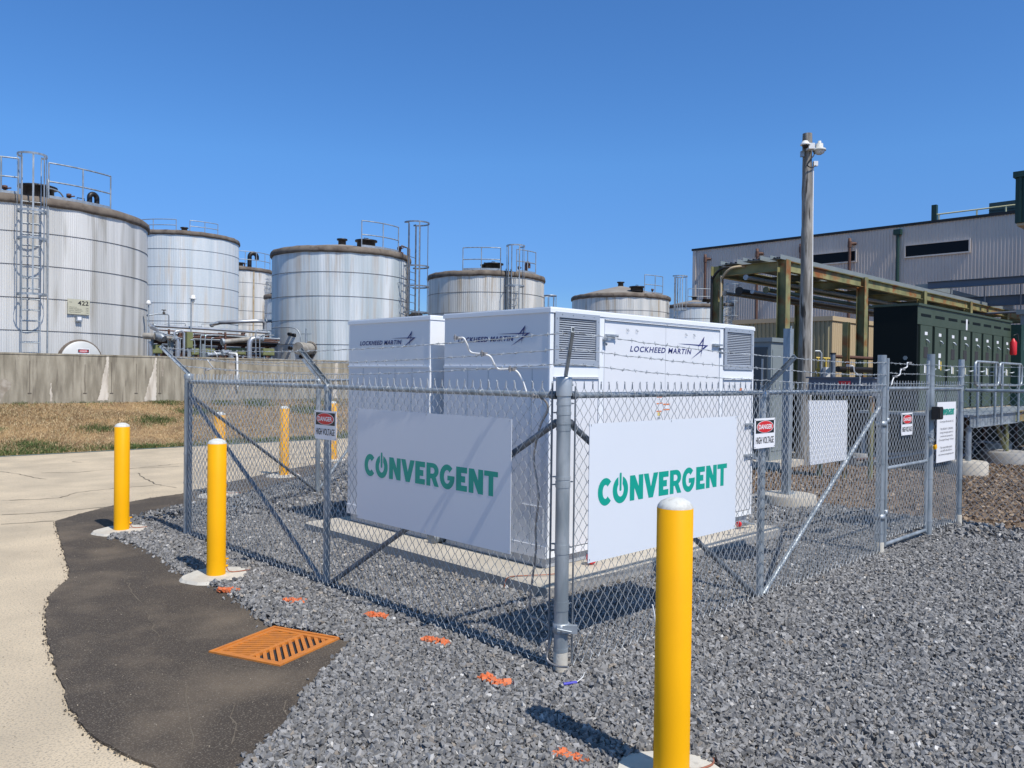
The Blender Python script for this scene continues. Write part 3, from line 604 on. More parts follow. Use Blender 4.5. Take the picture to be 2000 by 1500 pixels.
# --- gate
GT = thing('chain_link_gate', (XG1+.15, 0, 0), 'narrow chain link gate with mid rail, hinged on the tall post', 'gate')
gx0, gx1 = XG1+.15, XG2-.09
b = MB()
for z in (.10, .93, 1.80): b.tube([(gx0, 0, z), (gx1, 0, z)], .0205, 12)
for x in (gx0, gx1): b.tube([(x, 0, .08), (x, 0, 2.13)], .0205, 12)
b.build('gate_frame', m_galv, GT)
wire_mesh(GT, (gx0, 0), (gx1-.0, 0), .12, 1.84, (0, -1), off=.012)
for i, zg in enumerate((2.08, 1.97, 1.86)): barbed(GT, [(gx0, -.02, zg), (gx1, -.02, zg)], 50+i)
for z in (.42, 1.42):
    b = MB(); b.lathe((XG1, 0, z), [(.047, -.03), (.055, -.03), (.055, .03), (.047, .03)], 16, cap=False); b.obox((XG1+.09, -.0, z), .09, .03, .035, (1, 0, 0)); b.lathe((gx0, 0, z+.03), [(.023, -.03), (.03, -.03), (.03, .03), (.023, .03)], 12, cap=False); b.tube([(XG1+.08, -.03, z-.05), (XG1+.08, -.03, z+.06)], .009, 8); b.build('hinge', m_dgalv, GT)
b = MB(); b.tube([(gx1, -.03, 1.22), (gx1+.06, -.06, 1.19), (gx1+.1, -.06, 1.15)], .006, 6); b.obox((gx1+.01, -.03, 1.24), .05, .03, .05, (1, 0, 0)); b.tube([(gx1, -.03, 1.17), (gx1+.02, -.07, 1.13), (gx1+.06, -.07, 1.16)], .006, 6); b.build('latch', m_dgalv, GT)
# lockbox, padlock
t = thing('lock_box', (XG2+.02, -.07, 1.44), 'black lock box fixed to the gate post beside the information sign', 'lock box')
b = MB(); b.box(XG2-.10, XG2+.045, -.13, -.05, 1.43, 1.58); b.build('case', m_rubber, t); b = MB(); b.box(XG2-.088, XG2+.033, -.138, -.131, 1.445, 1.565); b.build('cover', m_black2, t)
t = thing('padlock', (XG2-.06, -.08, 1.09), 'small yellow padlock hanging at the gate latch', 'padlock')
b = MB(); b.obox((XG2-.05, -.08, 1.10), .055, .045, .028, (1, 0, .35)); b.build('body', m_yellow, t); b = MB(); b.tube([(XG2-.07, -.08, 1.12), (XG2-.085, -.08, 1.16), (XG2-.06, -.08, 1.17), (XG2-.035, -.08, 1.13)], .005, 6); b.build('shackle', m_black2, t)

# ================================================================== GROUND CABLES
t = thing('ground_cable', (-.03, .5, 0), 'braided grounding cable hopping down the barbed strands left of the corner post to the ground', 'cable')
LP = [(893, 662, -.27), (905, 660, -.27), (912, 672, -.25), (920, 688, -.21), (945, 692, -.20), (958, 697, -.18), (966, 712, -.15), (975, 721, -.12), (997, 721, -.10), (1010, 726, -.08), (1020, 742, -.06), (1028, 765, -.05)]
rod(t, 'braid', [PX(*p) for p in LP], .0065, m_plastic, 8, True)
rod(t, 'braid', [PX(*p) for p in [(1042, 772, -.05), (1064, 782, .03), (1070, 800, .05), (1056, 830, .04), (1046, 870, .03), (1043, 900, .03), (1050, 950, .03), (1052, 975, .03), (1046, 1030, .03), (1047, 1070, .03), (1040, 1130, .03), (1034, 1185, .03), (1036, 1203, .03), (1055, 1212, .02), (1073, 1228, .01), (1076, 1250, -.03), (1068, 1285, -.05), (1085, 1300, -.06), (1110, 1303, -.07)]], .0075, m_cable, 8, True)
for (x, y, X) in ((893, 660, -.27), (945, 691, -.2), (1000, 721, -.10), (1045, 774, -.03)):
    b = MB(); c = PX(x, y, X); b.obox(c, .045, .022, .026, (.0, 1, .1)); b.tube([c+Vector((-.018, 0, -.02)), c+Vector((-.018, 0, .022))], .006, 6); b.build('clamp', m_cable, t)
t = thing('ground_cable', (-.1, 4.9, 0), 'short pale grounding cable between barbed strands near the left end post', 'cable')
rod(t, 'braid', [PX(*p) for p in [(418, 686, -.27), (423, 692, -.27), (424, 702, -.2), (412, 704, -.18)]], .006, m_plastic, 6, True); rod(t, 'braid', [PX(*p) for p in [(405, 703, -.2), (411, 712, -.17), (415, 720, -.12), (400, 723, -.11), (399, 728, -.1), (402, 738, -.05)]], .006, m_plastic, 6, True)
b = MB(); b.obox(PX(414, 703, -.19), .04, .022, .03, (0, 1, 0)); b.obox(PX(404, 722, -.12), .04, .022, .03, (0, 1, 0)); b.build('clamp', m_cable, t)
t = thing('ground_cable', (4.3, -.1, 0), 'pale grounding cable stepping between barbed strands left of the gate post', 'cable')
rod(t, 'braid', [PY(*p) for p in [(1660, 714, -.06), (1667, 716, -.06), (1669, 726, -.05), (1675, 731, -.05), (1680, 736, -.05), (1680, 751, -.04), (1690, 752, -.04)]], .006, m_plastic, 6, True)
b = MB()
for x, y in ((1658, 714), (1678, 732), (1688, 751)): b.obox(PY(x, y, -.05), .06, .024, .03, (1, 0, 0))
b.build('clamp', m_cable, t)
t = thing('ground_cable', (5.8, -.05, 0), 'white grounding cable zigzagging over the barbed strands above the gate', 'cable')
rod(t, 'braid', [PY(*p) for p in [(1778, 709, -.05), (1772, 709, -.05), (1771, 717, -.05), (1760, 722, -.05), (1757, 732, -.05), (1746, 737, -.05), (1741, 752, -.05)]], .007, m_plastic, 6, True)
b = MB()
for x, y in ((1776, 709), (1763, 721), (1748, 735)): b.obox(PY(x, y, -.05), .07, .024, .03, (1, 0, 0))
b.build('clamp', m_cable, t)

# ================================================================== SIGNS
def banner(name, O, rv, w, h, label, tx, tz, tw, th):
    t = thing(name, O, label, 'sign'); rv = Vector(rv); n = rv.cross(Vector((0, 0, 1))); O = Vector(O)
    b = MB(); b.slab([O, O+rv*w, O+rv*w+Vector((0, 0, h)), O+Vector((0, 0, h))], n, .004); b.build('panel', m_banner, t)
    put_wordmark('lettering', t, O+rv*tx+Vector((0, 0, tz)), rv, tw, m_green, th, .0049)
    b = MB()
    for a in (.015, w*.5, w-.015):
        for c in (.015, h-.015): p = O+rv*a+Vector((0, 0, c))+n*.006; b.tube([p-n*.02, p, p+Vector((0, 0, .012))], .0025, 5)
    b.build('zip_tie', m_wire, t); return t
banner('company_banner', (-.060, 2.215, .705), (0, -1, 0), 1.81, .90, 'large blue-shaded white sign with dark green lettering on the left fence', .105, .365, 1.60, .170)
banner('company_banner', (.18, -.060, .69), (1, 0, 0), 1.82, .90, 'large bright white sign with teal lettering on the fence right of the corner post', .09, .36, 1.61, .172)
def danger(O, rv, w, h, label):
    t = thing('danger_sign', O, label, 'sign', 'danger signs on the fence'); rv = Vector(rv); O = Vector(O); U = Vector((0, 0, 1)); n = rv.cross(U)
    b = MB(); b.slab([O, O+rv*w, O+rv*w+U*h, O+U*h], n, .003); b.build('board', m_signw, t)
    b = MB(); z0, z1 = h*.50, h*.93; x0, x1 = w*.06, w*.94
    b.add([O+rv*x0+U*z0+n*.0045, O+rv*x1+U*z0+n*.0045, O+rv*x1+U*z1+n*.0045, O+rv*x0+U*z1+n*.0045], [(0, 1, 2, 3)]); b.build('black_field', m_black, t)
    c = O+rv*(w/2)+U*((z0+z1)/2)
    for nm, k, l, m in (('oval_outline', 1.0, .0058, m_signw), ('red_oval', .94, .007, m_red)):
        b = MB(); b.add([c+rv*math.cos(a)*w*.405*k+U*math.sin(a)*h*.205*k+n*l for a in [i*math.pi/16 for i in range(32)]], [tuple(range(32))]); b.build(nm, m, t)
    put_text('lettering', t, 'DANGER', O+rv*(w*.175)+U*(h*.635), rv, w*.65, h*.16, m_signw, .025, 0, 1, .0085)
    put_text('lettering', t, 'HIGH VOLTAGE', O+rv*(w*.07)+U*(h*.15), rv, w*.86, h*.23, m_black, .015, 0, 1.0, .0045)
    b = MB()
    for a in (.012, w-.012):
        for q in (.012, h-.012): b.tube([O+rv*a+U*q, O+rv*a+U*q+n*.006], .005, 6)
    b.build('fastener', m_dgalv, t)
danger((-.055, 2.90, 1.315), (0, -1, 0), .35, .25, 'danger high voltage sign on the left fence post, left of the shaded large sign')
danger((2.295, -.055, 1.31), (1, 0, 0), .35, .25, 'red and black danger high voltage sign on the post right of the bright large sign')
danger((5.58, -.035, 1.275), (1, 0, 0), .335, .25, 'small red danger sign on the narrow gate')
t = thing('blank_panel', (3.42, .03, 1.09), 'blank white panel hung behind the mesh left of the gate, its back to the camera', 'sign')
b = MB(); b.slab([(3.44, .0, 1.09), (4.24, .0, 1.09), (4.24, .0, 1.685), (3.39, .0, 1.695)], (0, -1, 0), -.004); b.build('panel', m_signw, t)
t = thing('information_sign', (6.69, -.04, .895), 'tall white information sign with small grey text right of the gate', 'sign')
b = MB(); b.slab([(6.69, -.045, .895), (7.37, -.045, .895), (7.37, -.045, 1.63), (6.69, -.045, 1.63)], (0, -1, 0), .004); b.build('panel', m_signw, t)
put_wordmark('lettering', t, (6.75, -.05, 1.47), (1, 0, 0), .56, m_green, .075, .003)
for i, (s, w_) in enumerate((('Convergent Brookside, LLC', .50), ('', 0), ('This 500 kW / 1,200 kWh', .46), ('energy storage system is', .48), ('owned and operated by', .45), ('Convergent Energy + Power', .54), ('', 0), ('For more information', .42), ('call (877) 456-3276 or', .43), ('visit www.convergentep.com', .56))):
    if s: put_text('lettering', t, s, (7.03-w_/2, -.05, 1.375-i*.045), (1, 0, 0), w_, .030, m_greytxt, 0, 0, 1, .003)

# ================================================================== BOLLARDS
def bollard(loc, label, H=1.27):
    x, y = loc; t = thing('bollard', (x, y, 0), label, 'bollard', 'yellow bollards around the enclosure')
    b = MB(); b.lathe((x, y, 0), [(.083, .0), (.083, H-.036), (.0815, H-.0345)], 40); b.build('sleeve', m_yellow, t)
    b = MB(); b.lathe((x, y, H-.0345), [(.0822, 0), (.080, .010), (.066, .028), (.04, .041), (.018, .046), (.0001, .047)], 36); b.build('cap', m_cap, t)
    r = random.Random(4); b = MB(); N = 30; rr = []
    for i in range(N): a = i*2*math.pi/N; rr.append(.30*(1+.07*math.sin(2*a+1)+.05*math.sin(5*a)+r.uniform(-.03, .03)))
    P = [(x+q*math.cos(i*2*math.pi/N), y+q*math.sin(i*2*math.pi/N)) for i, q in enumerate(rr)]
    b.add([(p[0], p[1], .016) for p in P]+[(x+(p[0]-x)*.93, y+(p[1]-y)*.93, .04) for p in P], [tuple(range(N, 2*N))]+[(i, (i+1) % N, (i+1) % N+N, i+N) for i in range(N)], False); b.build('footing', m_conc, t)
    b = MB(); b.tube([(x+.09, y+.01, .05), (x+.094, y+.01, .16)], .006, 6); b.obox((x+.096, y+.01, .165), .05, .012, .012, (1, -.5, 0)); b.tube([(x+.08, y+.0, .10), (x+.11, y, .10)], .010, 8); b.build('test_peg', m_yellow, t)
    b = MB(); b.tube(smooth_path([(x+.10, y, .09), (x+.11, y-.02, .055), (x+.15, y-.05, .046), (x+.24, y-.07, .047), (x+.33, y-.02, .03)]), .005, 6); b.build('ground_wire', m_copper, t)
    return t
bollard(BOL[0], 'tall front yellow bollard with scuffed white cap, nearest the camera', 1.33)
B0 = bollard(BOL[1], 'yellow bollard at the asphalt edge, second nearest, in front of the left fence')
dup(B0, (*BOL[2], 0), 'leftmost yellow bollard, standing on the dark asphalt left of the end post')
dup(B0, (*BOL[3], 0), 'yellow bollard behind the mesh directly behind the diagonal braces')
dup(B0, (*BOL[4], 0), 'yellow bollard standing alone behind the left fence mesh, before the grass')
dup(B0, (*BOL[5], 0), 'farthest yellow bollard, peeking out right of the fence post with the danger sign')
# drain grate
e1 = Vector((.943, .333, 0)); e2 = Vector((-.37, .929, 0)); gB = Vector((-1.255, 1.285, .016)); GW, GH = .60, .575
t = thing('drain_grate', gB+e1*.3+e2*.28, 'orange painted square storm drain grate set in the dark asphalt', 'drain grate')
def q_(u, v, z=0): return gB+e1*u+e2*v+Vector((0, 0, z))
b = MB(); F4 = [(0, 0), (GW, 0), (GW, GH), (0, GH)]; fw = .022
for (u0, u1, v0, v1) in ((-.01, GW+.01, -.01, .012), (-.01, GW+.01, GH-.012, GH+.01), (-.01, .012, .012, GH-.012), (GW-.012, GW+.01, .012, GH-.012)): b.slab([q_(u0, v0, -.015), q_(u1, v0, -.015), q_(u1, v1, -.015), q_(u0, v1, -.015)], (0, 0, 1), .026)
b.build('frame', m_orange, t)
def clip(poly, u0, u1, v0, v1):
    def c(P, f, k):
        out = []
        for i in range(len(P)):
            a, d = P[i], P[(i+1) % len(P)]; fa, fd = f(a), f(d)
            if fa >= 0: out.append(a)
            if fa*fd < 0: s = fa/(fa-fd); out.append((a[0]+(d[0]-a[0])*s, a[1]+(d[1]-a[1])*s))
        return out
    for f in (lambda p: p[0]-u0, lambda p: u1-p[0], lambda p: p[1]-v0, lambda p: v1-p[1]):
        poly = c(poly, f, 0)
        if len(poly) < 3: return []
    return poly
b = MB(); zt = .004
for (u0, u1, v0, v1) in ((.014, GW-.014, .014, .05), (.014, GW-.014, GH-.05, GH-.014), (.014, .05, .05, GH-.05), (GW-.05, GW-.014, .05, GH-.05), (.05, GW-.05, GH/2-.016, GH/2+.016)): b.slab([q_(u0, v0, zt-.03), q_(u1, v0, zt-.03), q_(u1, v1, zt-.03), q_(u0, v1, zt-.03)], (0, 0, 1), .03)
for k in range(-8, 18):
    s = k*.062     # wide slots half: bars along (1,1)
    p = clip([(s-.6, -.6+0), (s-.6+.034, -.6), (s+.6+.034, .6), (s+.6, .6)], .05, GW-.05, .05, GH/2-.016)
    if len(p) > 2: b.slab([q_(a, c_, zt-.034) for a, c_ in p], (0, 0, 1), .03)
for k in range(-8, 24):
    s = k*.046      # fine slots half: bars along (1,-2)
    p = clip([(s-.3, .9), (s-.3+.024, .9), (s+.3+.024, -.3), (s+.3, -.3)], .05, GW-.05, GH/2+.016, GH-.05)
    if len(p) > 2: b.slab([q_(a, c_, zt-.034) for a, c_ in p], (0, 0, 1), .03)
b.build('grating', m_orange, t)
b = MB(); b.slab([q_(.012, .012, -.0155), q_(GW-.012, .012, -.0155), q_(GW-.012, GH-.012, -.0155), q_(.012, GH-.012, -.0155)], (0, 0, -1), .002); b.build('pit_shade', m_gap, t)  # black sheet just under the bars paints the darkness of the drain
# lift: the grate sits a touch proud so the black-painted pit reads through the slots
# paint marks on gravel
m_op = mat('orange_marking_paint', (.72, .15, .035), .7, 0, col2=(.55, .19, .09), scale=60)
MK = [(445, 1161, 'orange paint mark on gravel beside the collar of the bollard at the asphalt edge'), (576, 1183, 'orange paint mark on gravel behind the drain grate'), (738, 1212, 'orange paint mark on gravel right of the drain grate tip'), (851, 1262, 'small orange paint mark on gravel, third back from the camera'), (966, 1342, 'orange paint mark on gravel left of the corner post foot'), (1113, 1494, 'orange paint mark on gravel at the bottom edge of the photo')]
for i, (x, y, lb) in enumerate(MK):
    c = G(x, y); n = 52; u_ = rng.uniform(-.08, .08, n); d = Vector([(.45, -.88), (.72, -.68), (.45, -.88), (.35, -.93), (.15, -.98), (.3, -.95)][i])
    P = np.stack([c.x+d.x*u_+rng.normal(0, .013, n), c.y+d.y*u_+rng.normal(0, .013, n)], 1)
    V, Fc = stones(P, rng.uniform(.022, .04, n), rng.uniform(.030, .044, n)); o = npmesh('paint_mark', V-np.array([c.x, c.y, 0]), Fc, m_op); o.location = (c.x, c.y, 0); tag(o, lb, 'paint mark', 'orange utility marks sprayed on the gravel')
t = thing('tape_strip', G(1113, 1350), 'blue plastic strip end sticking out of the gravel before the corner post', 'plastic strip')
m_blue = mat('blue_plastic', (.06, .06, .45), .4)
rod(t, 'blue_end', [G(1100, 1351)+Vector((0, 0, .045)), G(1126, 1347)+Vector((0, 0, .045))], .010, m_blue, 6); rod(t, 'clear_loop', [G(1126, 1347)+Vector((0, 0, .045)), G(1138, 1338)+Vector((0, 0, .05)), G(1141, 1328)+Vector((0, 0, .045))], .003, m_plastic, 6, True)
t = rod(None, 'zip_tie', [PY(*p) for p in ((1274, 1181, -.06), (1278, 1200, -.07), (1281, 1228, -.08))], .006, m_plastic, 6, True); tag(t, 'white zip tie dangling from the mesh left of the front bollard', 'zip tie')

# ================================================================== STORAGE CABINETS
t = thing('concrete_pad', (3, 3, 0), 'low concrete pad under the white storage cabinets, weathered tan on top', 'pad')
b = MB(); x0, x1, y0, y1 = SL; c_ = .03
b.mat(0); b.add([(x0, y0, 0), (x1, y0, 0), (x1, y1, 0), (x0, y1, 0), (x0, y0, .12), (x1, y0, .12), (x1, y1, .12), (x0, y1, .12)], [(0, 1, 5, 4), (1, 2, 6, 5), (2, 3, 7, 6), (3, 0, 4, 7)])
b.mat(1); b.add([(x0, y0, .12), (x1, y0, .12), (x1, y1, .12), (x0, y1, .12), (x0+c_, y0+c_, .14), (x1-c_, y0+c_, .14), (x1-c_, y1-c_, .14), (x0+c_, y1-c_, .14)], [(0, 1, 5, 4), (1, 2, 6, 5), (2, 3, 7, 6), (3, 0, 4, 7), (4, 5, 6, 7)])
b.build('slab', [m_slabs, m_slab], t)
CX0, CX1, CB, CT = 1.51, 5.13, .145, 2.515
def cab_body(t, y0, y1, name='body'):
    b = MB(); b.box(CX0+.004, CX1-.004, y0+.022, y1-.004, CB+.10, CT-.05); b.build(name, m_white, t)
    b = MB(); b.box(CX0+.035, CX1-.03, y0+.05, y1-.03, CB, CB+.10); b.build('base_channel', m_louv, t)
    b = MB(); b.box(CX0-.010, CX1+.010, y0-.010, y1+.010, CT-.05, CT-.012); b.box(CX0-.004, CX1+.004, y0-.004, y1+.004, CT-.012, CT); b.build('roof', m_trim, t)
    b = MB(); b.box(CX0-.008, CX0+.004, y0+.0, y1-.0, 1.962, 1.982); b.build('ledge_trim', m_trim, t)
    b = MB(); b.box(CX0-.006, CX0+.004, y0+.02, y1-.0, CB+.09, CB+.20); b.build('kick_plate', m_white, t)
    b = MB()      # side seams of the shaded face
    for yy in ((.2, .4, .6, .8) if y0 > 2 else (.15, .55, .75)): y = y0+(y1-y0)*yy; b.box(CX0+.0015, CX0+.004, y-.002, y+.002, CB+.21, 1.955)
    b.build('panel_seam', m_dgalv, t)
    b = MB()
    for i in range(9):
        y = y0+.1+(y1-y0-.2)*i/8; b.tube([(CX0+.004, y, 1.995), (CX0-.008, y, 1.995)], .004, 6)
    b.build('rivets', m_dgalv, t)
T1 = thing('storage_cabinet', (3.3, 2.3, .14), 'front white battery storage cabinet with louver vents, doors and emblem on the sunlit side', 'cabinet')
Y0, Y1 = 1.53, 3.02
cab_body(T1, Y0, Y1)
put_text('lettering', T1, 'LOCKHEED MARTIN', (CX0, 2.80, 2.215), (0, -1, 0), .80, .050, m_navy, .020, .22, 1.14, .002)
put_star('emblem', T1, (CX0, PX(1035, 650, CX0).y, PX(1035, 650, CX0).z), (0, -1, 0), .74, m_navy)
# lower access panel outline on the shaded face
b = MB(); b.box(CX0-.003, CX0+.004, 1.59, 1.86, .697, .703); b.box(CX0-.003, CX0+.004, 1.587, 1.593, .42, .697); b.build('access_panel_edge', m_trim, T1)
b = MB()  # sunlit face frame
yf = Y0; yb = Y0+.021
def fr(x0, x1, z0, z1, k=0.0): b.box(x0, x1, yf-k, yb, z0, z1)
fr(CX0-.002, 1.555, CB+.10, CT-.052); fr(1.556, CX1+.002, 2.482, CT-.052); fr(2.20, 2.275, CB+.10, 2.481); fr(4.365, 4.435, CB+.10, 2.481); fr(5.105, CX1+.002, CB+.10, 2.481)
fr(1.556, 2.199, 1.885, 1.985); fr(4.436, 5.104, 1.885, 1.985); fr(1.556, 2.199, CB+.10, .30); fr(4.436, 5.104, CB+.10, .30); fr(2.276, 4.364, CB+.10, .30); fr(2.276, 4.364, 2.45, 2.481)
b.build('front_frame', m_trim, T1)
b = MB()
for (x0, x1, z0, z1) in ((1.556, 2.199, .301, 1.884), (4.436, 5.104, .301, 1.884), (2.276, 4.364, .301, 2.449)): b.box(x0, x1, yb-.002, yb+.0005, z0, z1)
b.build('door_gap_shade', m_gap, T1)  # dark sheet behind the doors paints shade into their gaps
def door(x0, x1, z0, z1, hinge=True):
    b = MB(); b.box(x0, x1, yf+.003, yb-.003, z0, z1); d = b.build('door', m_white, T1)
    return d
d1 = door(1.566, 2.192, .31, 1.868); d2 = door(4.446, 5.096, .31, 1.868); d3 = door(2.284, 3.298, .31, 2.432); d4 = door(3.302, 4.358, .31, 2.432)
for (d, x0, x1, z) in ((d1, 1.566, 2.192, 1.868), (d2, 4.446, 5.096, 1.868), (d3, 2.284, 3.298, 2.432), (d4, 3.302, 4.358, 2.432)):
    b = MB(); b.box(x0-.006, x1+.006, yf-.016, yf, z+.004, z+.012); b.build('drip_edge', m_trim, T1)
    for f in ((.18, .34) if x1-x0 < .8 else (.35, .5)):
        b = MB(); xx = x0+(x1-x0)*f; b.tube([(xx-.012, yf-.0, z-.06), (xx-.012, yf-.012, z-.085), (xx+.012, yf-.012, z-.085), (xx+.012, yf, z-.06)], .0025, 5); b.build('lifting_eye', m_dgalv, T1)
for (xx, z) in ((2.30, 2.27), (4.34, 2.245), (4.36, 1.05), (4.36, .60), (5.09, 1.32), (5.09, .95)):
    b = MB(); s = 1 if xx < 3 else -1
    b.obox((xx-s*.03, yf-.012, z-.02), .05, .02, .11, (1, 0, 0)); b.obox((xx+s*.06, yf-.02, z+.02), .17, .022, .036, (1, 0, 0)); b.tube([(xx-s*.03, yf-.01, z-.06), (xx-s*.03, yf-.035, z-.07)], .012, 8); b.tube([(xx+s*.12, yf-.02, z+.02), (xx+s*.14, yf-.045, z+.02)], .014, 8); b.build('latch_handle', m_dgalv, T1)
for (x0, x1, z0, z1) in ((1.565, 2.19, 1.99, 2.475), (4.45, 5.10, 1.99, 2.475)):
    b = MB(); w = .05; yo = yf-.014
    b.box(x0, x1, yo, yb, z0, z0+w); b.box(x0, x1, yo, yb, z1-w, z1); b.box(x0, x0+w, yo, yb, z0+w, z1-w); b.box(x1-w, x1, yo, yb, z0+w, z1-w)
    lv = b.build('louver_frame', m_louv, T1)
    b = MB(); n = 19
    for i in range(n):
        z = z0+w+(z1-z0-2*w)*(i+.5)/n; b.obox(((x0+x1)/2, yf+.004, z), x1-x0-2*w-.002, .0025, .024, (1, 0, 0), (0, .55, .83) if False else (0, -.75, .66))
    b.build('louver_slats', m_louv, lv)
    b = MB(); b.box(x0+w, x1-w, yb-.001, yb+.0008, z0+w, z1-w); b.build('louver_backing', m_gap, lv)
    b = MB()
    for i in range(4):
        for xx in (x0+.02, x1-.02): b.tube([(xx, yo, z0+.05+i*.125), (xx, yo-.004, z0+.05+i*.125)], .006, 6)
        for zz in (z0+.02, z1-.02): b.tube([(x0+.09+i*.15, yo, zz), (x0+.09+i*.15, yo-.004, zz)], .006, 6)
    b.build('screws', m_dgalv, lv)
put_text('lettering', T1, 'LOCKHEED MARTIN', (2.685, yf+.003, 2.145), (1, 0, 0), 1.10, .058, m_navy, .020, .22, 1.14, .002)
put_star('emblem', T1, (4.11, yf+.003, 2.255), (1, 0, 0), 1.0, m_navy)
# hazard stickers
ml_o = mat('orange_sticker', (.75, .22, .06), .5); ml_y = mat('yellow_sticker', (.75, .6, .2), .5)
b = MB(); b.mat(0)
def stk(x, z, w, h, k): b.mat(k).add([(x, yf+.0012, z), (x+w, yf+.0012, z), (x+w, yf+.0012, z+h), (x, yf+.0012, z+h)], [(0, 1, 2, 3)], False)
for x, z, w, h, k in ((3.16, 1.68, .085, .012, 0), (3.16, 1.66, .085, .015, 2), (3.15, 1.61, .04, .012, 0), (3.21, 1.615, .05, .010, 0), (3.15, 1.53, .09, .012, 0), (3.17, 1.49, .05, .035, 1), (3.17, 1.455, .05, .02, 3), (3.27, 1.60, .12, .014, 0), (3.30, 1.565, .05, .03, 2), (3.275, 1.545, .11, .012, 0)): stk(x, z, w, h, k)
stk(4.80, 1.72, .09, .07, 4)
b.mat(0).add([(4.815, yf+.0005, 1.735), (4.875, yf+.0005, 1.735), (4.875, yf+.0005, 1.775), (4.815, yf+.0005, 1.775)], [(0, 1, 2, 3)])
b.build('hazard_sticker', [m_red if False else ml_o, ml_y, m_signw, m_louv, m_signw], T1)
b = MB(); b.box(CX1, CX1+.045, yf+.12, yf+.3, 1.42, 1.70); b.build('red_box', m_red, T1)
T2 = thing('storage_cabinet', (3.3, 4.0, .14), 'rear white storage cabinet, the left one, mostly hidden behind the front cabinet', 'cabinet')
cab_body(T2, 3.25, 4.79)
b = MB(); b.box(CX0-.002, CX1, 3.248, 3.271, CB+.10, CT-.052); b.build('front_frame', m_trim, T2)
put_text('lettering', T2, 'LOCKHEED MARTIN', (CX0, 4.55, 2.215), (0, -1, 0), .80, .050, m_navy, .020, .22, 1.14, .002)
put_star('emblem', T2, (CX0, 3.50, 2.285), (0, -1, 0), .74, m_navy)
t = thing('pipe_elbow', (1.6, 3.13, .14), 'dark pipe stub lying on the pad between the two cabinets', 'pipe')
b = MB(); b.tube([(1.45, 3.11, .19), (1.9, 3.11, .19)], .055, 14); b.build('stub', m_dgalv, t); b = MB(); b.lathe((1.45, 3.11, .19), [(.056, -.01), (.062, -.01), (.062, .02), (.056, .02)], 16, axis='x'); b.build('collar', m_galvd, t)
t = thing('hose_coil', (1.95, 1.42, .14), 'small red coil lying on the pad at the cabinet corner', 'hose')
b = MB(); b.tube([(1.98+.055*math.cos(a*.3), 1.40, .215+.055*math.sin(a*.3)) for a in range(21)], .018, 8, closed=True); b.build('coil', m_red, t); b = MB(); b.tube([(1.98, 1.39, .215), (1.98, 1.44, .215)], .03, 10); b.build('hub', m_plastic, t)
t = rod(None, 'copper_lead', [(1.55, 1.35, .15), (1.35, 1.38, .155), (1.2, 1.5, .15), (1.08, 1.6, .13), (1.06, 1.62, .02)], .005, m_copper, 6, True); tag(t, 'thin orange lead running over the pad edge near the corner', 'wire')
t = thing('valve_fitting', (5.0, 1.42, .14), 'small metal clamp fitting on the pad at the far end of the front cabinet', 'fitting')
b = MB(); b.tube([(4.62, 1.40, .20), (4.8, 1.40, .19)], .03, 8); b.tube([(4.66, 1.36, .22), (4.90, 1.36, .17)], .012, 6); b.build('body', m_dgalv, t); b = MB(); b.tube([(4.60, 1.40, .20), (4.63, 1.40, .2)], .034, 8); b.build('red_cap', m_red, t)
# ================================================================== RETAINING WALL
m_wall = mat('stained_concrete_wall', (.24, .215, .165), .92, 0, col2=(.40, .365, .29), scale=3.2, stretch=(1.8, 1.8, .35), lo=.36, hi=.66, detail=12, col3=(.15, .13, .10), scale3=6, lo3=.54, hi3=.74, stretch3=(1.8, 1.8, .20), bump=.3, bscale=18, bdist=.01)
m_wall2 = mat('lower_concrete_wall', (.33, .29, .24), .92, 0, col2=(.42, .375, .31), scale=1.6, stretch=(1, 1, .3), bump=.3, bscale=18, col3=(.20, .17, .14), scale3=2.6, lo3=.5, hi3=.7, stretch3=(1.5, 1.5, .12))
t = thing('retaining_wall', (8, 21, .9), 'long low stained concrete containment wall in front of the tanks', 'wall')
b = MB(); b.box(-40, 27, 20.98, 21.25, .80, 2.27); b.build('wall', m_wall, t)
b = MB(); b.box(-40, 27, 20.965, 21.265, 2.272, 2.315); b.build('coping', m_wall, t)
def streak(pts, m, k=0):
    b = MB(); y = 20.976; pts = noisy(pts, .04, .014, len(pts)); v_, f_ = curve_geo([pts]); b.add([(p[0], y, p[1]) for p in v_], f_); return b.build('mineral_streak', m, t)
def pxs(P): return [(PY(x, y, 20.975).x, PY(x, y, 20.975).z) for x, y in P]
streak(pxs([(209, 693), (213, 693), (212, 712), (212, 740), (211, 782), (190, 782), (196, 765), (199, 745), (202, 730), (207, 708)]), m_streak)
streak(pxs([(303, 696), (307, 698), (305, 715), (306, 740), (305, 782), (281, 784), (287, 760), (292, 742), (299, 722)]), m_streak)
streak(pxs([(99, 748), (101, 748), (102, 784), (97, 784)]), m_streak); streak(pxs([(0, 742), (12, 740), (23, 748), (20, 758), (8, 770), (0, 786)]), m_streak2)
streak(pxs([(317, 700), (320, 700), (319, 735), (316, 735)]), m_streak2); streak(pxs([(448, 700), (460, 700), (462, 780), (440, 782)]), m_streak2); streak(pxs([(655, 707), (660, 707), (658, 780), (650, 782)]), m_streak)
streak(pxs([(35, 690), (37, 690), (37, 700), (35, 702)]), m_streak2)
b = MB()
for x in (58, 166, 218, 266, 312, 420, 500, 570):
    p = PY(x, 768, 20.97); b.box(p.x-.045, p.x+.045, 20.968, 20.979, p.z-.008, p.z+.01); b.box(p.x-.006, p.x+.006, 20.972, 20.979, p.z, p.z+.75+.2*random.random())
b.build('form_tie_stain', m_gap if False else mat('stain', (.13, .11, .09), .9), t)
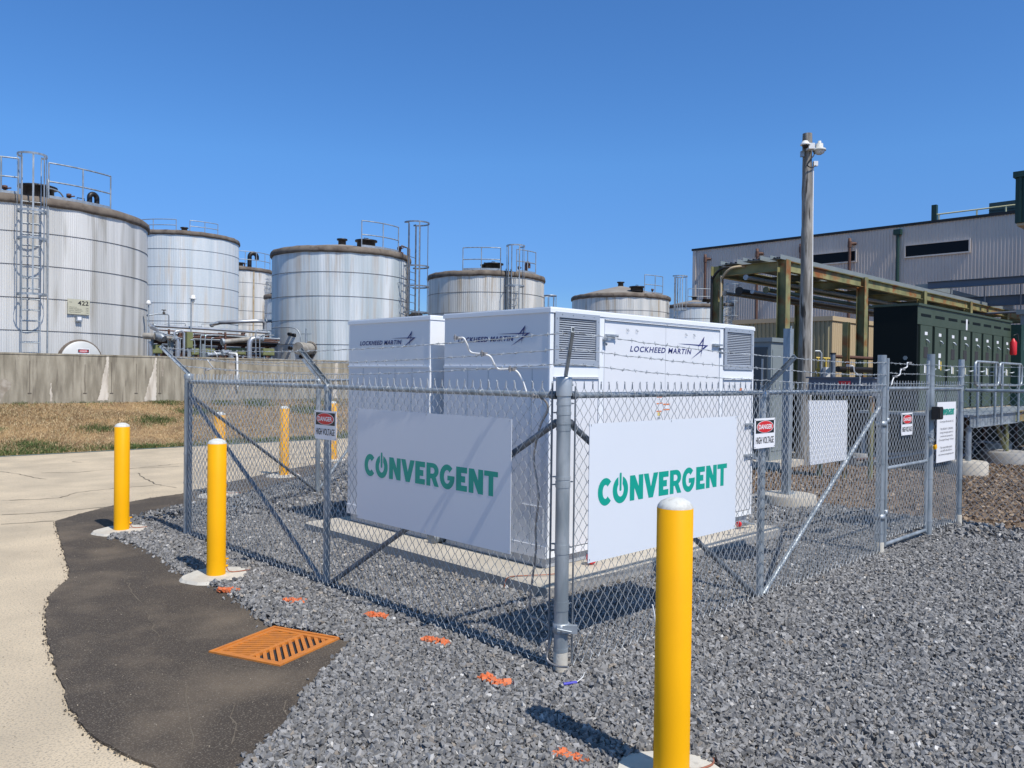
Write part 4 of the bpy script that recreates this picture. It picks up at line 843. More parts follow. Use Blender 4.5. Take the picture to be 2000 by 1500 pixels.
t = thing('drain_pipe', PY(460, 700, 20.9), 'white pipe bent over the top of the concrete wall', 'pipe')
rod(t, 'pipe', [PY(448, 690, 21.4), PY(462, 691, 20.92), PY(463, 696, 20.9), PY(464, 760, 20.9)], .035, m_plastic, 10)

# ================================================================== TANKS
def tank_mat(name, a, b_, c): return mat(name, a, .45, .2, col2=b_, scale=2.1, stretch=(1.3, 1.3, .05), lo=.36, hi=.64, detail=9, col3=c, scale3=2.2, lo3=.52, hi3=.70, stretch3=(1.6, 1.6, .12))
mt_a = tank_mat('tank_cladding_grey', (.54, .535, .51), (.74, .73, .70), (.40, .38, .335)); mt_b = tank_mat('tank_cladding_pale', (.60, .66, .68), (.78, .80, .79), (.66, .61, .53)); mt_c = tank_mat('tank_cladding_stained', (.54, .56, .55), (.80, .78, .73), (.44, .35, .24)); mt_d = tank_mat('tank_cladding_blue_grey', (.48, .545, .57), (.76, .79, .80), (.50, .45, .39))
m_seam = mat('dark_band_seam', (.10, .10, .11), .6, .2)
m_seaml = mat('light_band_seam', (.55, .56, .57), .4, .4)
ZB = .95
TK = {}
def tank(key, xc, xr, yc, depth, label, m, rib=.055, seg=1, bands_=.93, cone=.14, rim=.24, band0=None):
    N = D(xc, yc, depth); dh = Vector((N.x-CX, N.y-CY, 0)); dn = dh.length; dh.normalize()
    e = D(xr, yc, depth); a = math.acos(dh.dot(Vector((e.x-CX, e.y-CY, 0)).normalized())); r = dn*math.sin(a)/(1-math.sin(a))
    c = Vector((N.x, N.y, 0))+dh*r; zt = N.z; phi = math.atan2(-dh.y, -dh.x)
    t = thing('storage_tank', (c.x, c.y, ZB), label, 'tank', 'corrugated storage tanks behind the wall')
    n = int(2*math.pi*r/rib); zs = [ZB]; z = zt-(band0 or .8)
    lv = []
    while z > ZB+.2: lv.append(z); z -= bands_
    zz = [ZB]+lv[::-1]+[zt]
    b = MB(); V = []; Fs = []; m2 = 2*n
    for z in zz:
        for i in range(m2): a_ = math.pi*i/n; rr = r-(.009 if i % 2 else 0); V.append((c.x+rr*math.cos(a_), c.y+rr*math.sin(a_), z))
    for j in range(len(zz)-1):
        for i in range(m2): Fs.append((j*m2+i, j*m2+(i+1) % m2, (j+1)*m2+(i+1) % m2, (j+1)*m2+i))
    b.mat(0).add(V, Fs, False)
    b.mat(1)
    for z in lv: b.lathe((c.x, c.y, z), [(r+.001, -.012), (r+.010, -.010), (r+.010, .004), (r+.001, .006)], 96, cap=False)
    b.build('shell', [m, m_seam], t)
    b = MB(); n2 = 72; prof = [(r-.01, -.03), (r+.055, -.02), (r+.075, .06), (r+.06, rim*.7), (r+.0, rim*.95), (r-.15, rim)]
    b.lathe((c.x, c.y, zt), prof, n2, cap=False); rr_ = random.Random(int(xc))
    L = len(prof); jit = [rr_.uniform(-.018, .018) for _ in range(n2)]
    b.v = [((x-c.x)*(1+jit[(i % n2)]/r)+c.x, (y-c.y)*(1+jit[(i % n2)]/r)+c.y, z+(jit[(i*7) % n2])*.7) for i, (x, y, z) in enumerate(b.v)]
    b.build('rim', m_brown, t)
    b = MB(); b.lathe((c.x, c.y, zt+rim-.01), [(r-.14, 0), (r*.5, r*.5*cone), (.12, r*cone*.95), (.0001, r*cone)], 48, cap=False); b.build('roof', m_roof, t)
    b = MB(); zz_ = zt+rim+r*cone-.05; b.lathe((c.x, c.y, zz_), [(.16, 0), (.16, .2), (.22, .2), (.22, .26), (.0001, .27)], 14, cap=False); b.build('roof_vent', m_black2, t)
    TK[key] = dict(t=t, c=c, r=r, zt=zt, phi=phi, rim=rim, cone=cone); return t
def ang(key, x, y=500):
    T = TK[key]; d = ray(x, y); dx, dy = d.x, d.y; ox, oy = CX-T['c'].x, CY-T['c'].y
    A = dx*dx+dy*dy; B = 2*(ox*dx+oy*dy); Cc = ox*ox+oy*oy-T['r']**2; q = B*B-4*A*Cc
    if q < 0: s = -B/(2*A)
    else: s = (-B-math.sqrt(q))/(2*A)
    return math.atan2(CY+s*dy-T['c'].y, CX+s*dx-T['c'].x)
def pos(key, a, dr=0.0, z=0.0): T = TK[key]; return T['c']+Vector((math.cos(a), math.sin(a), 0))*(T['r']+dr)+Vector((0, 0, z))
def railing(key, a0, a1, nposts, h=1.07, m=None, toe=True):
    T = TK[key]; z0 = T['zt']+T['rim']-.05; b = MB(); K = 14; A = [a0+(a1-a0)*i/K for i in range(K+1)]
    for z in (h, h*.5): b.tube([pos(key, a, -.12, z0+z) for a in A], .022, 7)
    for i in range(nposts): a = a0+(a1-a0)*i/(nposts-1); b.tube([pos(key, a, -.12, z0-.05), pos(key, a, -.12, z0+h)], .022, 7)
    o = b.build('railing', m or m_galv, T['t'])
    if toe:
        b = MB()
        for i in range(K): p, q = pos(key, A[i], -.12, z0+.07), pos(key, A[i+1], -.12, z0+.07); b.obox((p+q)/2, (q-p).length, .14, .008, q-p)
        b.build('toe_board', m_dgalv, T['t'])
def ladder(key, a, z0, ztop, hoops, m=None, w=.46, cr=.37, off=.20):
    T = TK[key]; m = m or m_galv; ro = Vector((math.cos(a), math.sin(a), 0)); ta = Vector((-ro.y, ro.x, 0)); base = T['c']+ro*(T['r']+off)
    b = MB()
    for s in (-1, 1): b.bar(base+ta*s*w/2+Vector((0, 0, z0)), base+ta*s*w/2+Vector((0, 0, ztop)), .022, .065, ro)
    z = z0+.15
    while z < T['zt']+.2: b.tube([base-ta*w/2+Vector((0, 0, z)), base+ta*w/2+Vector((0, 0, z))], .013, 6); z += .305
    z = z0+.8
    while z < T['zt']:
        for s in (-1, 1): b.bar(base+ta*s*w/2+Vector((0, 0, z)), base+ta*s*w/2-ro*off+Vector((0, 0, z)), .04, .01)
        z += 1.9
    b.build('ladder', m, T['t'])
    b = MB(); cc = base+ro*.18; AA = [(-130+260*i/14) for i in range(15)]
    for z in hoops:
        P = [base+ta*(-w/2)+Vector((0, 0, z))]+[cc+ro*cr*math.cos(R(q))+ta*cr*math.sin(R(q))+Vector((0, 0, z)) for q in AA]+[base+ta*(w/2)+Vector((0, 0, z))]
        for p, q in zip(P[:-1], P[1:]): b.obox((p+q)/2, (q-p).length+.01, .06, .009, q-p)
    for q in (-100, -50, 0, 50, 100):
        p = cc+ro*(cr-.01)*math.cos(R(q))+ta*(cr-.01)*math.sin(R(q)); b.obox(p+Vector((0, 0, (hoops[0]+hoops[-1])/2)), abs(hoops[0]-hoops[-1]), .045, .010, (0, 0, 1), ta*math.cos(R(q))-ro*math.sin(R(q)))
    b.build('safety_cage', m, T['t'])
def gooseneck(key, a, dr, h=.35, r=.13, rad=.24, m=None, turn=1):
    T = TK[key]; p = pos(key, a, dr, T['zt']+T['rim']-.02); ta = Vector((-math.sin(a), math.cos(a), 0))*turn
    P = [p, p+Vector((0, 0, h))]+[p+Vector((0, 0, h))+ta*rad*(1-math.cos(R(q)))+Vector((0, 0, rad*math.sin(R(q)))) for q in range(20, 181, 20)]+[p+ta*2*rad+Vector((0, 0, h-.15))]
    b = MB(); b.tube(P, r, 14); b.lathe(p, [(r*1.5, 0), (r*1.5, .05), (r, .06)], 14); b.build('gooseneck_vent', m or m_black2, T['t'])
def hatch(key, a, dr, r=.35, h=.38):
    T = TK[key]; p = pos(key, a, dr, T['zt']+T['rim']-.05+(-dr)*T['cone']); b = MB(); b.lathe(p, [(r, 0), (r, h-.06), (r*1.22, h-.06), (r*1.22, h), (.0001, h+.02)], 22, cap=False)
    b.tube([p+Vector((-.1, 0, h)), p+Vector((-.1, 0, h+.09)), p+Vector((.1, 0, h+.09)), p+Vector((.1, 0, h))], .014, 6); b.build('roof_hatch', m_black2, T['t'])
def clutter(key, a, dr, seed=0):
    T = TK[key]; p = pos(key, a, dr, T['zt']+T['rim']-.03); b = MB(); b.lathe(p, [(.13, 0), (.13, .06), (.04, .07), (.04, .2), (.07, .2), (.07, .3), (.0001, .32)], 12, cap=False); b.tube([p+Vector((0, 0, .22)), p+Vector((.16, 0, .26))], .02, 6); b.build('vent_valve', m_rust, T['t'])
t1 = tank('t1', 43, 289, 396, 22.8, 'nearest big corrugated storage tank at the left edge, with caged ladder and 422 plate', mt_a, rib=.06, rim=.24, cone=.05)
t2 = tank('t2', 360, 467, 458, 44, 'tall pale blue-grey tank just right of the nearest tank', mt_b, rib=.09, bands_=.98)
t4 = tank('t4', 470, 533, 527, 53, 'cream tank with a vertical rust stripe, between two larger tanks', mt_c, rib=.1)
t9 = tank('t9', 556, 594, 582, 43, 'small dark-rimmed tank peeking out left of the wide middle tank', mt_d, rib=.12)
t3 = tank('t3', 668, 800, 491, 31, 'wide middle tank with caged ladder on its right side, left of the white cabinets', mt_d, rib=.06, cone=.17, band0=.78)
t5 = tank('t5', 950, 1063, 537, 36.5, 'stained tank above the front white cabinet, with two railings and a caged ladder', mt_c, rib=.1, cone=.10, band0=.76)
t6 = tank('t6', 1212, 1308, 579, 45, 'low tank with a conical roof right of the stained tank', mt_c, rib=.1, cone=.24, band0=.75)
t7 = tank('t7', 1356, 1412, 599, 56, 'distant pale tank with conical roof left of the steel rack post', mt_b, rib=.12, cone=.22)
t8 = tank('t8', 1416, 1446, 597, 62, 'distant narrow tank seen through the steel rack, behind the rack post', mt_c, rib=.12, cone=.05)
z1 = TK['t1']['zt']; a = ang('t1', 60)
ladder('t1', a, ZB, z1+1.25, [z1+1.28, z1-.28, z1-1.05, z1-2.6])
railing('t1', ang('t1', -70, 400), ang('t1', 36, 400), 4); railing('t1', ang('t1', 97, 400), ang('t1', 222, 400), 3)
hatch('t1', ang('t1', 82), -.75, .42, .42); gooseneck('t1', ang('t1', 189), -.35, .30, .075, .12, m=m_black2); clutter('t1', ang('t1', 146), -.4); clutter('t1', ang('t1', 4), -.4); hatch('t1', ang('t1', 172), -.4, .08, .15)
T = TK['t1']; b = MB(); a_ = ang('t1', 93); b.tube(smooth_path([pos('t1', a_, .03, ZB+.2), pos('t1', a_, .03, z1+.3), pos('t1', a_, .0, z1+.45), pos('t1', ang('t1', 100), -.1, z1+.52), pos('t1', ang('t1', 122), -.25, z1+.48), pos('t1', ang('t1', 136), -.35, z1+.3)]), .022, 7); b.build('conduit', m_dgalv, T['t'])
def on_tank(key, x, y, w, h, m, name, off=.03, th=.02):
    a = ang(key, x, y); p = pos(key, a, off, 0); d = ray(x, y); s = ((p-C0).x*d.x+(p-C0).y*d.y)/(d.x**2+d.y**2); z = CZ+d.z*s; ro = Vector((math.cos(a), math.sin(a), 0)); rv = Vector((-ro.y, ro.x, 0)); O = Vector((p.x, p.y, z))-rv*w/2
    b = MB(); b.slab([O, O+rv*w, O+rv*w+Vector((0, 0, h)), O+Vector((0, 0, h))], ro, th); b.build(name, m, TK[key]['t']); return O+ro*th, rv
O, rv = on_tank('t1', 152, 614, .64, .44, m_tank_sign, 'number_plate', .05, .01)
put_text('lettering', T['t'], '422', O+rv*.29+Vector((0, 0, .27)), rv, .31, .13, m_black, .02, 0, 1.05, .003)
put_text('lettering', T['t'], 'TANK', O+rv*.04+Vector((0, 0, .335)), rv, .085, .022, m_black, .0, 0, 1, .003)
for i, (l, r_) in enumerate((('CAPACITY m3', '240'), ('LITRES METRES CU', '4750'), ('MAX FILL OPERATION', '5.75'), ('VOLUME OPERATION', '1.250'))):
    put_text('lettering', T['t'], l, O+rv*.035+Vector((0, 0, .19-i*.048)), rv, (.22, .36, .39, .34)[i], .022, m_black, 0, 0, 1, .003); put_text('lettering', T['t'], r_, O+rv*.52+Vector((0, 0, .182-i*.048)), rv, .08, .02, m_black, 0, 0, 1, .003)
O, rv = on_tank('t1', 152, 628, .17, .15, m_dgalv, 'gauge_box', .02, .08); b = MB(); b.slab([O+rv*.03+Vector((0, 0, .04)), O+rv*.14+Vector((0, 0, .04)), O+rv*.14+Vector((0, 0, .13)), O+rv*.03+Vector((0, 0, .13))], rv.cross(Vector((0, 0, 1))), .004); b.build('gauge_window', m_signw, T['t'])
a_ = ang('t1', 157, 690); ro = Vector((math.cos(a_), math.sin(a_), 0)); ta = Vector((-ro.y, ro.x, 0)); c_ = T['c']+ro*(T['r']-.12)+Vector((0, 0, 2.12))
b = MB(); b.lathe(c_, [(.60, 0), (.60, .20), (.575, .22), (.0001, .23)], 40, frame=(ta, Vector((0, 0, 1)), ro), cap=False); b.build('manway_cover', mat('cover_paint', (.55, .56, .55), .6, 0, col2=(.66, .66, .64), scale=2), T['t'])
b = MB(); b.lathe(c_, [(.60, .02), (.66, .02), (.655, .15), (.602, .16)], 40, frame=(ta, Vector((0, 0, 1)), ro), cap=False); b.build('manway_seal', m_brown, T['t'])
O = c_+ro*.235-ta*.15+Vector((0, 0, .13)); b = MB(); b.slab([O, O+ta*.36, O+ta*.36+Vector((0, 0, .25)), O+Vector((0, 0, .25))], ro, .004); b.build('danger_plate', m_signw, T['t'])
b = MB(); P = [O+ro*.006+ta*x+Vector((0, 0, z)) for x, z in ((.02, .13), (.34, .13), (.34, .23), (.02, .23))]; b.add(P, [(0, 1, 2, 3)]); b.build('danger_plate_field', m_black, T['t'])
b = MB(); cc_ = O+ro*.008+ta*.18+Vector((0, 0, .18)); b.add([cc_+ta*.145*math.cos(i*math.pi/12)+Vector((0, 0, .042*math.sin(i*math.pi/12))) for i in range(24)], [tuple(range(24))]); b.build('danger_plate_oval', m_red, T['t'])
put_text('lettering', T['t'], 'DANGER', O+ro*.006+ta*.07+Vector((0, 0, .157)), ta, .22, .045, m_signw, .02, 0, 1, .004); put_text('lettering', T['t'], 'CONFINED SPACE', O+ro*.006+ta*.05+Vector((0, 0, .085)), ta, .26, .024, m_greytxt, 0, 0, 1, .001); put_text('lettering', T['t'], 'PERMIT REQUIRED', O+ro*.006+ta*.08+Vector((0, 0, .045)), ta, .20, .022, m_greytxt, 0, 0, 1, .001)
# tank 3
z3 = TK['t3']['zt']
railing('t3', ang('t3', 708), ang('t3', 783), 3); hatch('t3', ang('t3', 735), -.8, .36, .3)
ladder('t3', TK['t3']['phi']+1.02, ZB, z3+1.35, [z3+1.4, z3-.35, z3-1.15, z3-2.2], w=.62, cr=.52, off=.46, m=m_galvd)
b = MB()
for x in (793, 796): a_ = ang('t3', x); b.tube([pos('t3', a_, .08, ZB), pos('t3', a_, .08, z3+.5), pos('t3', a_, -.2, z3+.6)], .035, 7)
b.build('riser_pipe', m_brown, TK['t3']['t']); clutter('t3', ang('t3', 786), -.1); clutter('t3', ang('t3', 790), -.25)
a_ = ang('t3', 598, 500); p = pos('t3', a_, .05, z3-.28); b = MB(); b.obox(p, .1, .12, .16, (0, 0, 1)); b.build('bracket', m_rust, TK['t3']['t'])
a_ = ang('t3', 606, 665); ro = Vector((math.cos(a_), math.sin(a_), 0)); ta = Vector((-ro.y, ro.x, 0)); p = pos('t3', a_, 0, 2.78)
b = MB(); b.tube([p, p+ro*.75-ta*.12], .235, 22); b.build('nozzle', m_insuld, TK['t3']['t']); b = MB(); b.lathe(p, [(.27, 0), (.30, .03), (.27, .06)], 22, frame=(ta, Vector((0, 0, 1)), ro), cap=False); b.build('nozzle_collar', m_brown, TK['t3']['t'])
b = MB(); q = p+ro*.35+Vector((0, 0, .22)); b.tube([q, q+Vector((0, 0, .32))], .05, 8); b.tube([q+Vector((0, 0, .35))-ta*.22, q+Vector((0, 0, .35))+ta*.22], .018, 6); b.tube([q+Vector((0, 0, .3)), q+Vector((0, 0, .55))], .02, 6); b.build('valve', m_dgalv, TK['t3']['t'])
b = MB()
for x, y in ((568, 653), (576, 655), (569, 680), (590, 696), (610, 696)):
    aa = ang('t3', x, y); pp = pos('t3', aa, 0, CZ+(726-y)/1578*31.5); b.tube([pp, pp+Vector((math.cos(aa), math.sin(aa), 0))*.12], .07, 10)
b.build('small_nozzle', m_black2, TK['t3']['t'])
b = MB(); A3 = [ang('t3', x, 640) for x in (540, 560, 580, 590, 594)]; Z3 = [3.62, 3.62, 3.58, 3.4, 3.0]; b.tube(smooth_path([pos('t3', a__, .18, z__) for a__, z__ in zip(A3, Z3)]), .022, 6); b.build('conduit', m_dgalv, TK['t3']['t'])
# tank 2, 4, 9
railing('t2', ang('t2', 262), ang('t2', 343), 3, toe=False, m=m_dgalv, h=.62); railing('t2', ang('t2', 371), ang('t2', 428), 3, toe=False, m=m_dgalv, h=.62)
railing('t4', ang('t4', 455), ang('t4', 531), 5, toe=False, m=m_dgalv); gooseneck('t4', ang('t4', 493), -.5, .75, .14, .25); clutter('t4', ang('t4', 479), -.3)
b = MB(); a_ = ang('t4', 496); b.slab([pos('t4', a_-.022, .005, ZB), pos('t4', a_+.022, .005, ZB), pos('t4', a_+.022, .005, TK['t4']['zt']), pos('t4', a_-.022, .005, TK['t4']['zt'])], (math.cos(a_), math.sin(a_), 0), .02); b.build('rust_streak', mat('rust_streak', (.38, .27, .15), .8, 0, col2=(.5, .42, .3), scale=4), TK['t4']['t'])
ladder('t4', ang('t4', 521), ZB, TK['t4']['zt']-.6, [TK['t4']['zt']-.7, TK['t4']['zt']-2, TK['t4']['zt']-3.4], m=m_dgalv); gooseneck('t9', ang('t9', 534)-.0, -.3, .3, .22, .25)
# tank 5
z5 = TK['t5']['zt']
railing('t5', ang('t5', 902), ang('t5', 979), 3); railing('t5', ang('t5', 1012), ang('t5', 1051), 3); hatch('t5', ang('t5', 968), -.6, .38, .35); hatch('t5', ang('t5', 948), -.8, .2, .3); gooseneck('t5', ang('t5', 1036), -.25, .42, .07, .10, m=m_rust); clutter('t5', ang('t5', 1022), -.3)
ladder('t5', ang('t5', 999), ZB, z5+1.3, [z5+1.3, z5-.5, z5-1.7], w=.55, cr=.42, off=.25)
b = MB()
for x in (994, 998, 1003): a_ = ang('t5', x-6); b.tube([pos('t5', a_, .08, ZB), pos('t5', a_, .08, z5+.3)], .03, 6)
b.build('riser_pipe', m_black2, TK['t5']['t'])
# tank 6, 7, 8
z6 = TK['t6']['zt']
railing('t6', ang('t6', 1262), ang('t6', 1299), 3); hatch('t6', ang('t6', 1254), -.6, .36, .3); clutter('t6', ang('t6', 1280), -.2); ladder('t6', TK['t6']['phi']+1.22, ZB, z6+1.25, [z6+1.3, z6-.6], w=.6, cr=.45, off=.5)
railing('t7', ang('t7', 1344), ang('t7', 1398), 3, m=m_dgalv); hatch('t7', ang('t7', 1386), -.4, .3, .3)
ladder('t8', ang('t8', 1428), ZB, TK['t8']['zt']+1.6, [TK['t8']['zt']+1.6, TK['t8']['zt']+.3, TK['t8']['zt']-.8], m=m_galv, w=.6, cr=.5); railing('t8', ang('t8', 1408), ang('t8', 1425), 2, m=m_dgalv); clutter('t8', ang('t8', 1424), -.2)
# distant caged ladder top in the sky gap
t = thing('caged_ladder', PY(1075, 600, 34), 'small distant ladder cage standing between two tanks against the sky', 'ladder')
c_ = PY(1074, 585, 34); b = MB()
for i in range(7): a_ = i*math.pi/3.5; b.bar(c_+Vector((.42*math.cos(a_), .42*math.sin(a_), -4.2)), c_+Vector((.42*math.cos(a_), .42*math.sin(a_), .25)), .03, .03, (1, 0, 0))
b.build('bars', m_dgalv, t)
for z in (.25, -.6): b = MB(); b.lathe(c_+Vector((0, 0, z)), [(.43, -.04), (.46, -.04), (.46, .04), (.43, .04)], 16, cap=False); b.build('hoop', m_dgalv, t)
t = thing('dark_vessel', PY(824, 612, 19), 'small dark round dome just above the rear white cabinet', 'dome vent')
c_ = PY(812.5, 619, 22.5); b = MB(); b.lathe(c_, [(.22, -1.6), (.22, -.1), (.30, -.1), (.29, .02), (.24, .13), (.14, .2), (.0001, .225)], 20, cap=False); b.build('dome', m_black2, t); b = MB(); b.lathe(c_, [(.305, -.12), (.32, -.12), (.32, -.08), (.305, -.08)], 20, cap=False); b.build('flange', m_dgalv, t)

# ================================================================== PIPEWORK behind the wall
def pipe_thing(name, label, pts, r, m, Y, n=14, cat='pipe', supports=()):
    P = [PY(x, y, (Y if len(q) == 0 else q[0])) for x, y, *q in pts]; c = P[0]; t = thing(name, (c.x, c.y, ZB), label, cat); rod(t, 'pipe', P, r, m, n)
    for p in (P[0], P[-1]):
        b = MB(); i = 0 if p is P[0] else -1; d = (P[1]-P[0]) if i == 0 else (P[-2]-P[-1]); d.normalize(); b.tube([p-d*.02, p+d*.05], r*1.5, n); b.build('flange', m_dgalv, t)
    for x, y in supports: p = PY(x, y, Y); b = MB(); b.bar(p-Vector((0, 0, r)), (p.x, p.y, ZB), .06, .06, (1, 0, 0)); b.build('support', m_rust, t)
    return t
def elbow(a, c, b_, k=5): a, c, b_ = Vector(a), Vector(c), Vector(b_); return [a.lerp(c, t/k).lerp(c.lerp(b_, t/k), t/k) for t in range(k+1)]
pipe_thing('insulated_pipe', 'long bright jacketed pipe running right from the nearest tank above the wall', [(300, 636, 24.5), (400, 642), (524, 650)], .052, m_insul, 24.5, supports=((330, 640), (440, 646)))
pipe_thing('insulated_pipe', 'upper jacketed pipe rising to an elbow in front of the blue-grey tank', [(414, 634, 30), (418, 633, 28.5), (430, 630, 27), (500, 627, 26.5), (512, 627, 26.5), (517, 631, 26.5), (517, 648, 26.5)], .075, m_insul, 27)
pipe_thing('insulated_pipe', 'short jacketed pipe between the elbow and the middle tank', [(519, 627), (540, 627)], .06, m_insul, 27)
pipe_thing('thin_pipe', 'reddish thin pipe just under the long jacketed pipe', [(302, 644), (400, 651), (480, 655)], .022, m_rust, 24.3, 8)
pipe_thing('thin_pipe', 'dark pipe second under the long jacketed pipe', [(380, 652), (545, 662)], .03, m_dgalv, 24.8, 8)
pipe_thing('thin_pipe', 'rusty pipe third under the long jacketed pipe', [(375, 657), (545, 669)], .022, m_rust, 25.2, 8)
pipe_thing('insulated_pipe', 'fat jacketed pipe lying level left of the middle tank', [(434, 668), (490, 662), (508, 662)], .085, m_insuld, 23.4)
pipe_thing('insulated_pipe', 'bright vertical pipe bending right at its top near the middle tank', [(487, 702), (487, 675), (488, 668), (492, 662), (500, 660), (512, 662)], .085, m_insul, 22.9, 16)
pipe_thing('insulated_pipe', 'bright vertical pipe leaning into an elbow between the two big tanks', [(347, 702), (347, 672), (345, 664), (340, 660)], .075, m_insul, 22.6, 16)
pipe_thing('insulated_pipe', 'inverted U-shaped bright pipe over the elbow between the two big tanks', [(341, 662), (341, 650), (344, 647), (355, 647), (359, 650), (359, 702)], .042, m_insul, 23)
pipe_thing('insulated_pipe', 'short white elbow pipe poking over the wall top', [(435, 689), (446, 687), (450, 691), (451, 700)], .07, m_insul, 22, 14)
pipe_thing('insulated_pipe', 'dirty horizontal pipe low behind the wall', [(405, 693), (438, 691)], .065, m_dgalv, 22.3, 14)
pipe_thing('thin_pipe', 'thin pipe with black handwheel branching from the nearest tank', [(288, 616), (308, 613), (328, 614), (330, 617), (330, 636)], .022, m_dgalv, 24, 8)
t = thing('hand_valve', PY(320, 612, 24), 'black handwheel valve on the thin pipe beside the nearest tank', 'valve'); c_ = PY(320, 612, 24)
b = MB(); b.lathe(c_, [(.05, -.03), (.04, .04), (.015, .05), (.015, .10)], 10); b.build('stem', m_black2, t); b = MB(); b.lathe(c_+Vector((0, 0, .1)), [(.02, 0), (.075, 0), (.075, .02), (.02, .02)], 14, cap=False); b.build('wheel', m_black2, t)
pipe_thing('thin_pipe', 'thin dark pipe loop left above the long jacketed pipe', [(312, 636), (330, 631), (362, 632), (362, 637)], .014, m_dgalv, 24.7, 6); pipe_thing('thin_pipe', 'thin dark pipe loop in the middle above the long jacketed pipe', [(388, 638), (394, 638), (394, 633), (425, 631)], .014, m_dgalv, 24.7, 6)
b0 = 0
for i, (x, y0_, y1_, x2) in enumerate(((328, 652, 700, 314), (338, 655, 690, 322), (352, 660, 690, 345), (392, 655, 698, 404), (401, 655, 700, 425), (413, 660, 690, 418), (380, 664, 690, 372), (500, 645, 700, 520), (508, 655, 700, 535))):
    P = [PY(x2, y0_, 22.8), PY(x+(x2-x)*.4, y0_, 22.8), PY(x, y0_+4, 22.8), PY(x, y1_, 22.8)]; t = thing('conduit', P[-1], ('thin grey conduit bending down, number %d of nine from the nearest tank' % (i+1)).replace('number %d of nine' % (i+1), ['leftmost one', 'second one', 'third one', 'fifth one', 'sixth one', 'seventh one', 'fourth one', 'eighth one', 'rightmost one'][i]), 'conduit', 'thin conduits behind the wall'); rod(t, 'tube', P, .018, m_dgalv, 7, True)
# valve body with grey cover at tank 1
t = thing('pipe_manifold', PY(300, 660, 22.3), 'beige jacketed manifold with a dark grey insulating cover against the nearest tank', 'pipe')
rod(t, 'body', [PY(282, 656, 22.6), PY(303, 657, 22.3)], .10, m_insuld, 18); rod(t, 'riser', [PY(293, 666, 22.5), PY(294, 705, 22.5)], .07, m_insul, 14)
rod(t, 'cover', [PY(302, 656, 22.3), PY(307, 656, 22.3), PY(316, 659, 22.2), PY(321, 662, 22.1)], [.115, .14, .15, .10], m_galvd, 14)
rod(t, 'outlet', [PY(320, 660, 22.5), PY(333, 660, 22.7), PY(338, 661, 22.9)], .05, m_insuld, 12)
for i in range(5): rod(t, 'fitting', [PY(292+i*3, 634+i*2.4, 23), PY(296+i*3, 640+i*1.4, 22.7)], .055, m_insul, 8)
for (x0, x1, y0_, y1_, Y, nm, lb, m) in ((365, 377, 649, 680, 23.2, 'control_panel', 'tall olive green control panel standing behind the wall', m_olive), (298, 317, 674, 690, 23.1, 'pump_skid', 'small olive skid right of the nearest tank', m_olive), (375, 420, 681, 693, 23.6, 'pump_skid', 'olive green skid box right of the tall control panel', m_olive), (448, 480, 680, 692, 23.6, 'pump_skid', 'olive green skid box between the white elbow and the fat vertical pipe', m_olive), (514, 536, 681, 694, 23.8, 'pump_skid', 'olive green skid box close to the middle tank', m_olive), (333, 339, 665, 680, 22.7, 'junction_box', 'small pale blue junction box on the conduits', m_ocab), (395, 400, 672, 700, 22.7, 'junction_box', 'narrow pale junction box on conduits right of the olive panel', m_ocab)):
    p, q = PY(x0, y1_, Y), PY(x1, y0_, Y); t = thing(nm, (p.x, Y, ZB), lb, {'control_panel': 'control panel', 'pump_skid': 'pump skid', 'junction_box': 'box'}[nm])
    b = MB(); b.box(p.x, q.x, Y, Y+.25, p.z, q.z); b.build('housing', m, t); b = MB(); b.box(p.x+.02, q.x-.02, Y-.012, Y-.001, p.z+.02, q.z-.02); b.build('door', m, t); b = MB(); b.box(p.x+.05, p.x+.10, Y+.05, Y+.1, ZB-.02, p.z); b.box(q.x-.10, q.x-.05, Y+.05, Y+.1, ZB-.02, p.z); b.build('stand', m_dgalv, t)
t = thing('lamp_post', PY(374, 650, 24.3), 'slim lamp post with white caged lamp head among the pipes', 'lamp')
p = PY(373, 650, 24.3); q = PY(373.5, 585, 24.3); rod(t, 'pole', [p-Vector((0, 0, .8)), q], .025, m_dgalv, 8)
c_ = PY(377, 583, 24.3); b = MB(); b.lathe(c_, [(.05, .12), (.07, .10), (.085, .03), (.11, 0), (.11, -.02), (.0001, -.02)], 18, cap=False); b.build('lamp_head', m_plastic, t); b = MB(); b.lathe(c_, [(.05, -.02), (.055, -.1), (.03, -.14), (.0001, -.15)], 12, cap=False); b.build('lamp_glass', m_bulb, t); rod(t, 'bracket', [q, q+Vector((.0, 0, .03)), c_+Vector((0, 0, .05))], .02, m_dgalv, 6)
t = thing('lamp_post', PY(289, 640, 23.5), 'short lamp on a pole at the right edge of the nearest tank', 'lamp')
p = PY(290, 650, 23.8); q = PY(290, 595, 23.8); rod(t, 'pole', [p-Vector((0, 0, .8)), q], .02, m_dgalv, 8); b = MB(); b.lathe(q, [(.04, .14), (.07, .08), (.09, 0), (.0001, -.02)], 14, cap=False); b.build('lamp_head', m_plastic, t)
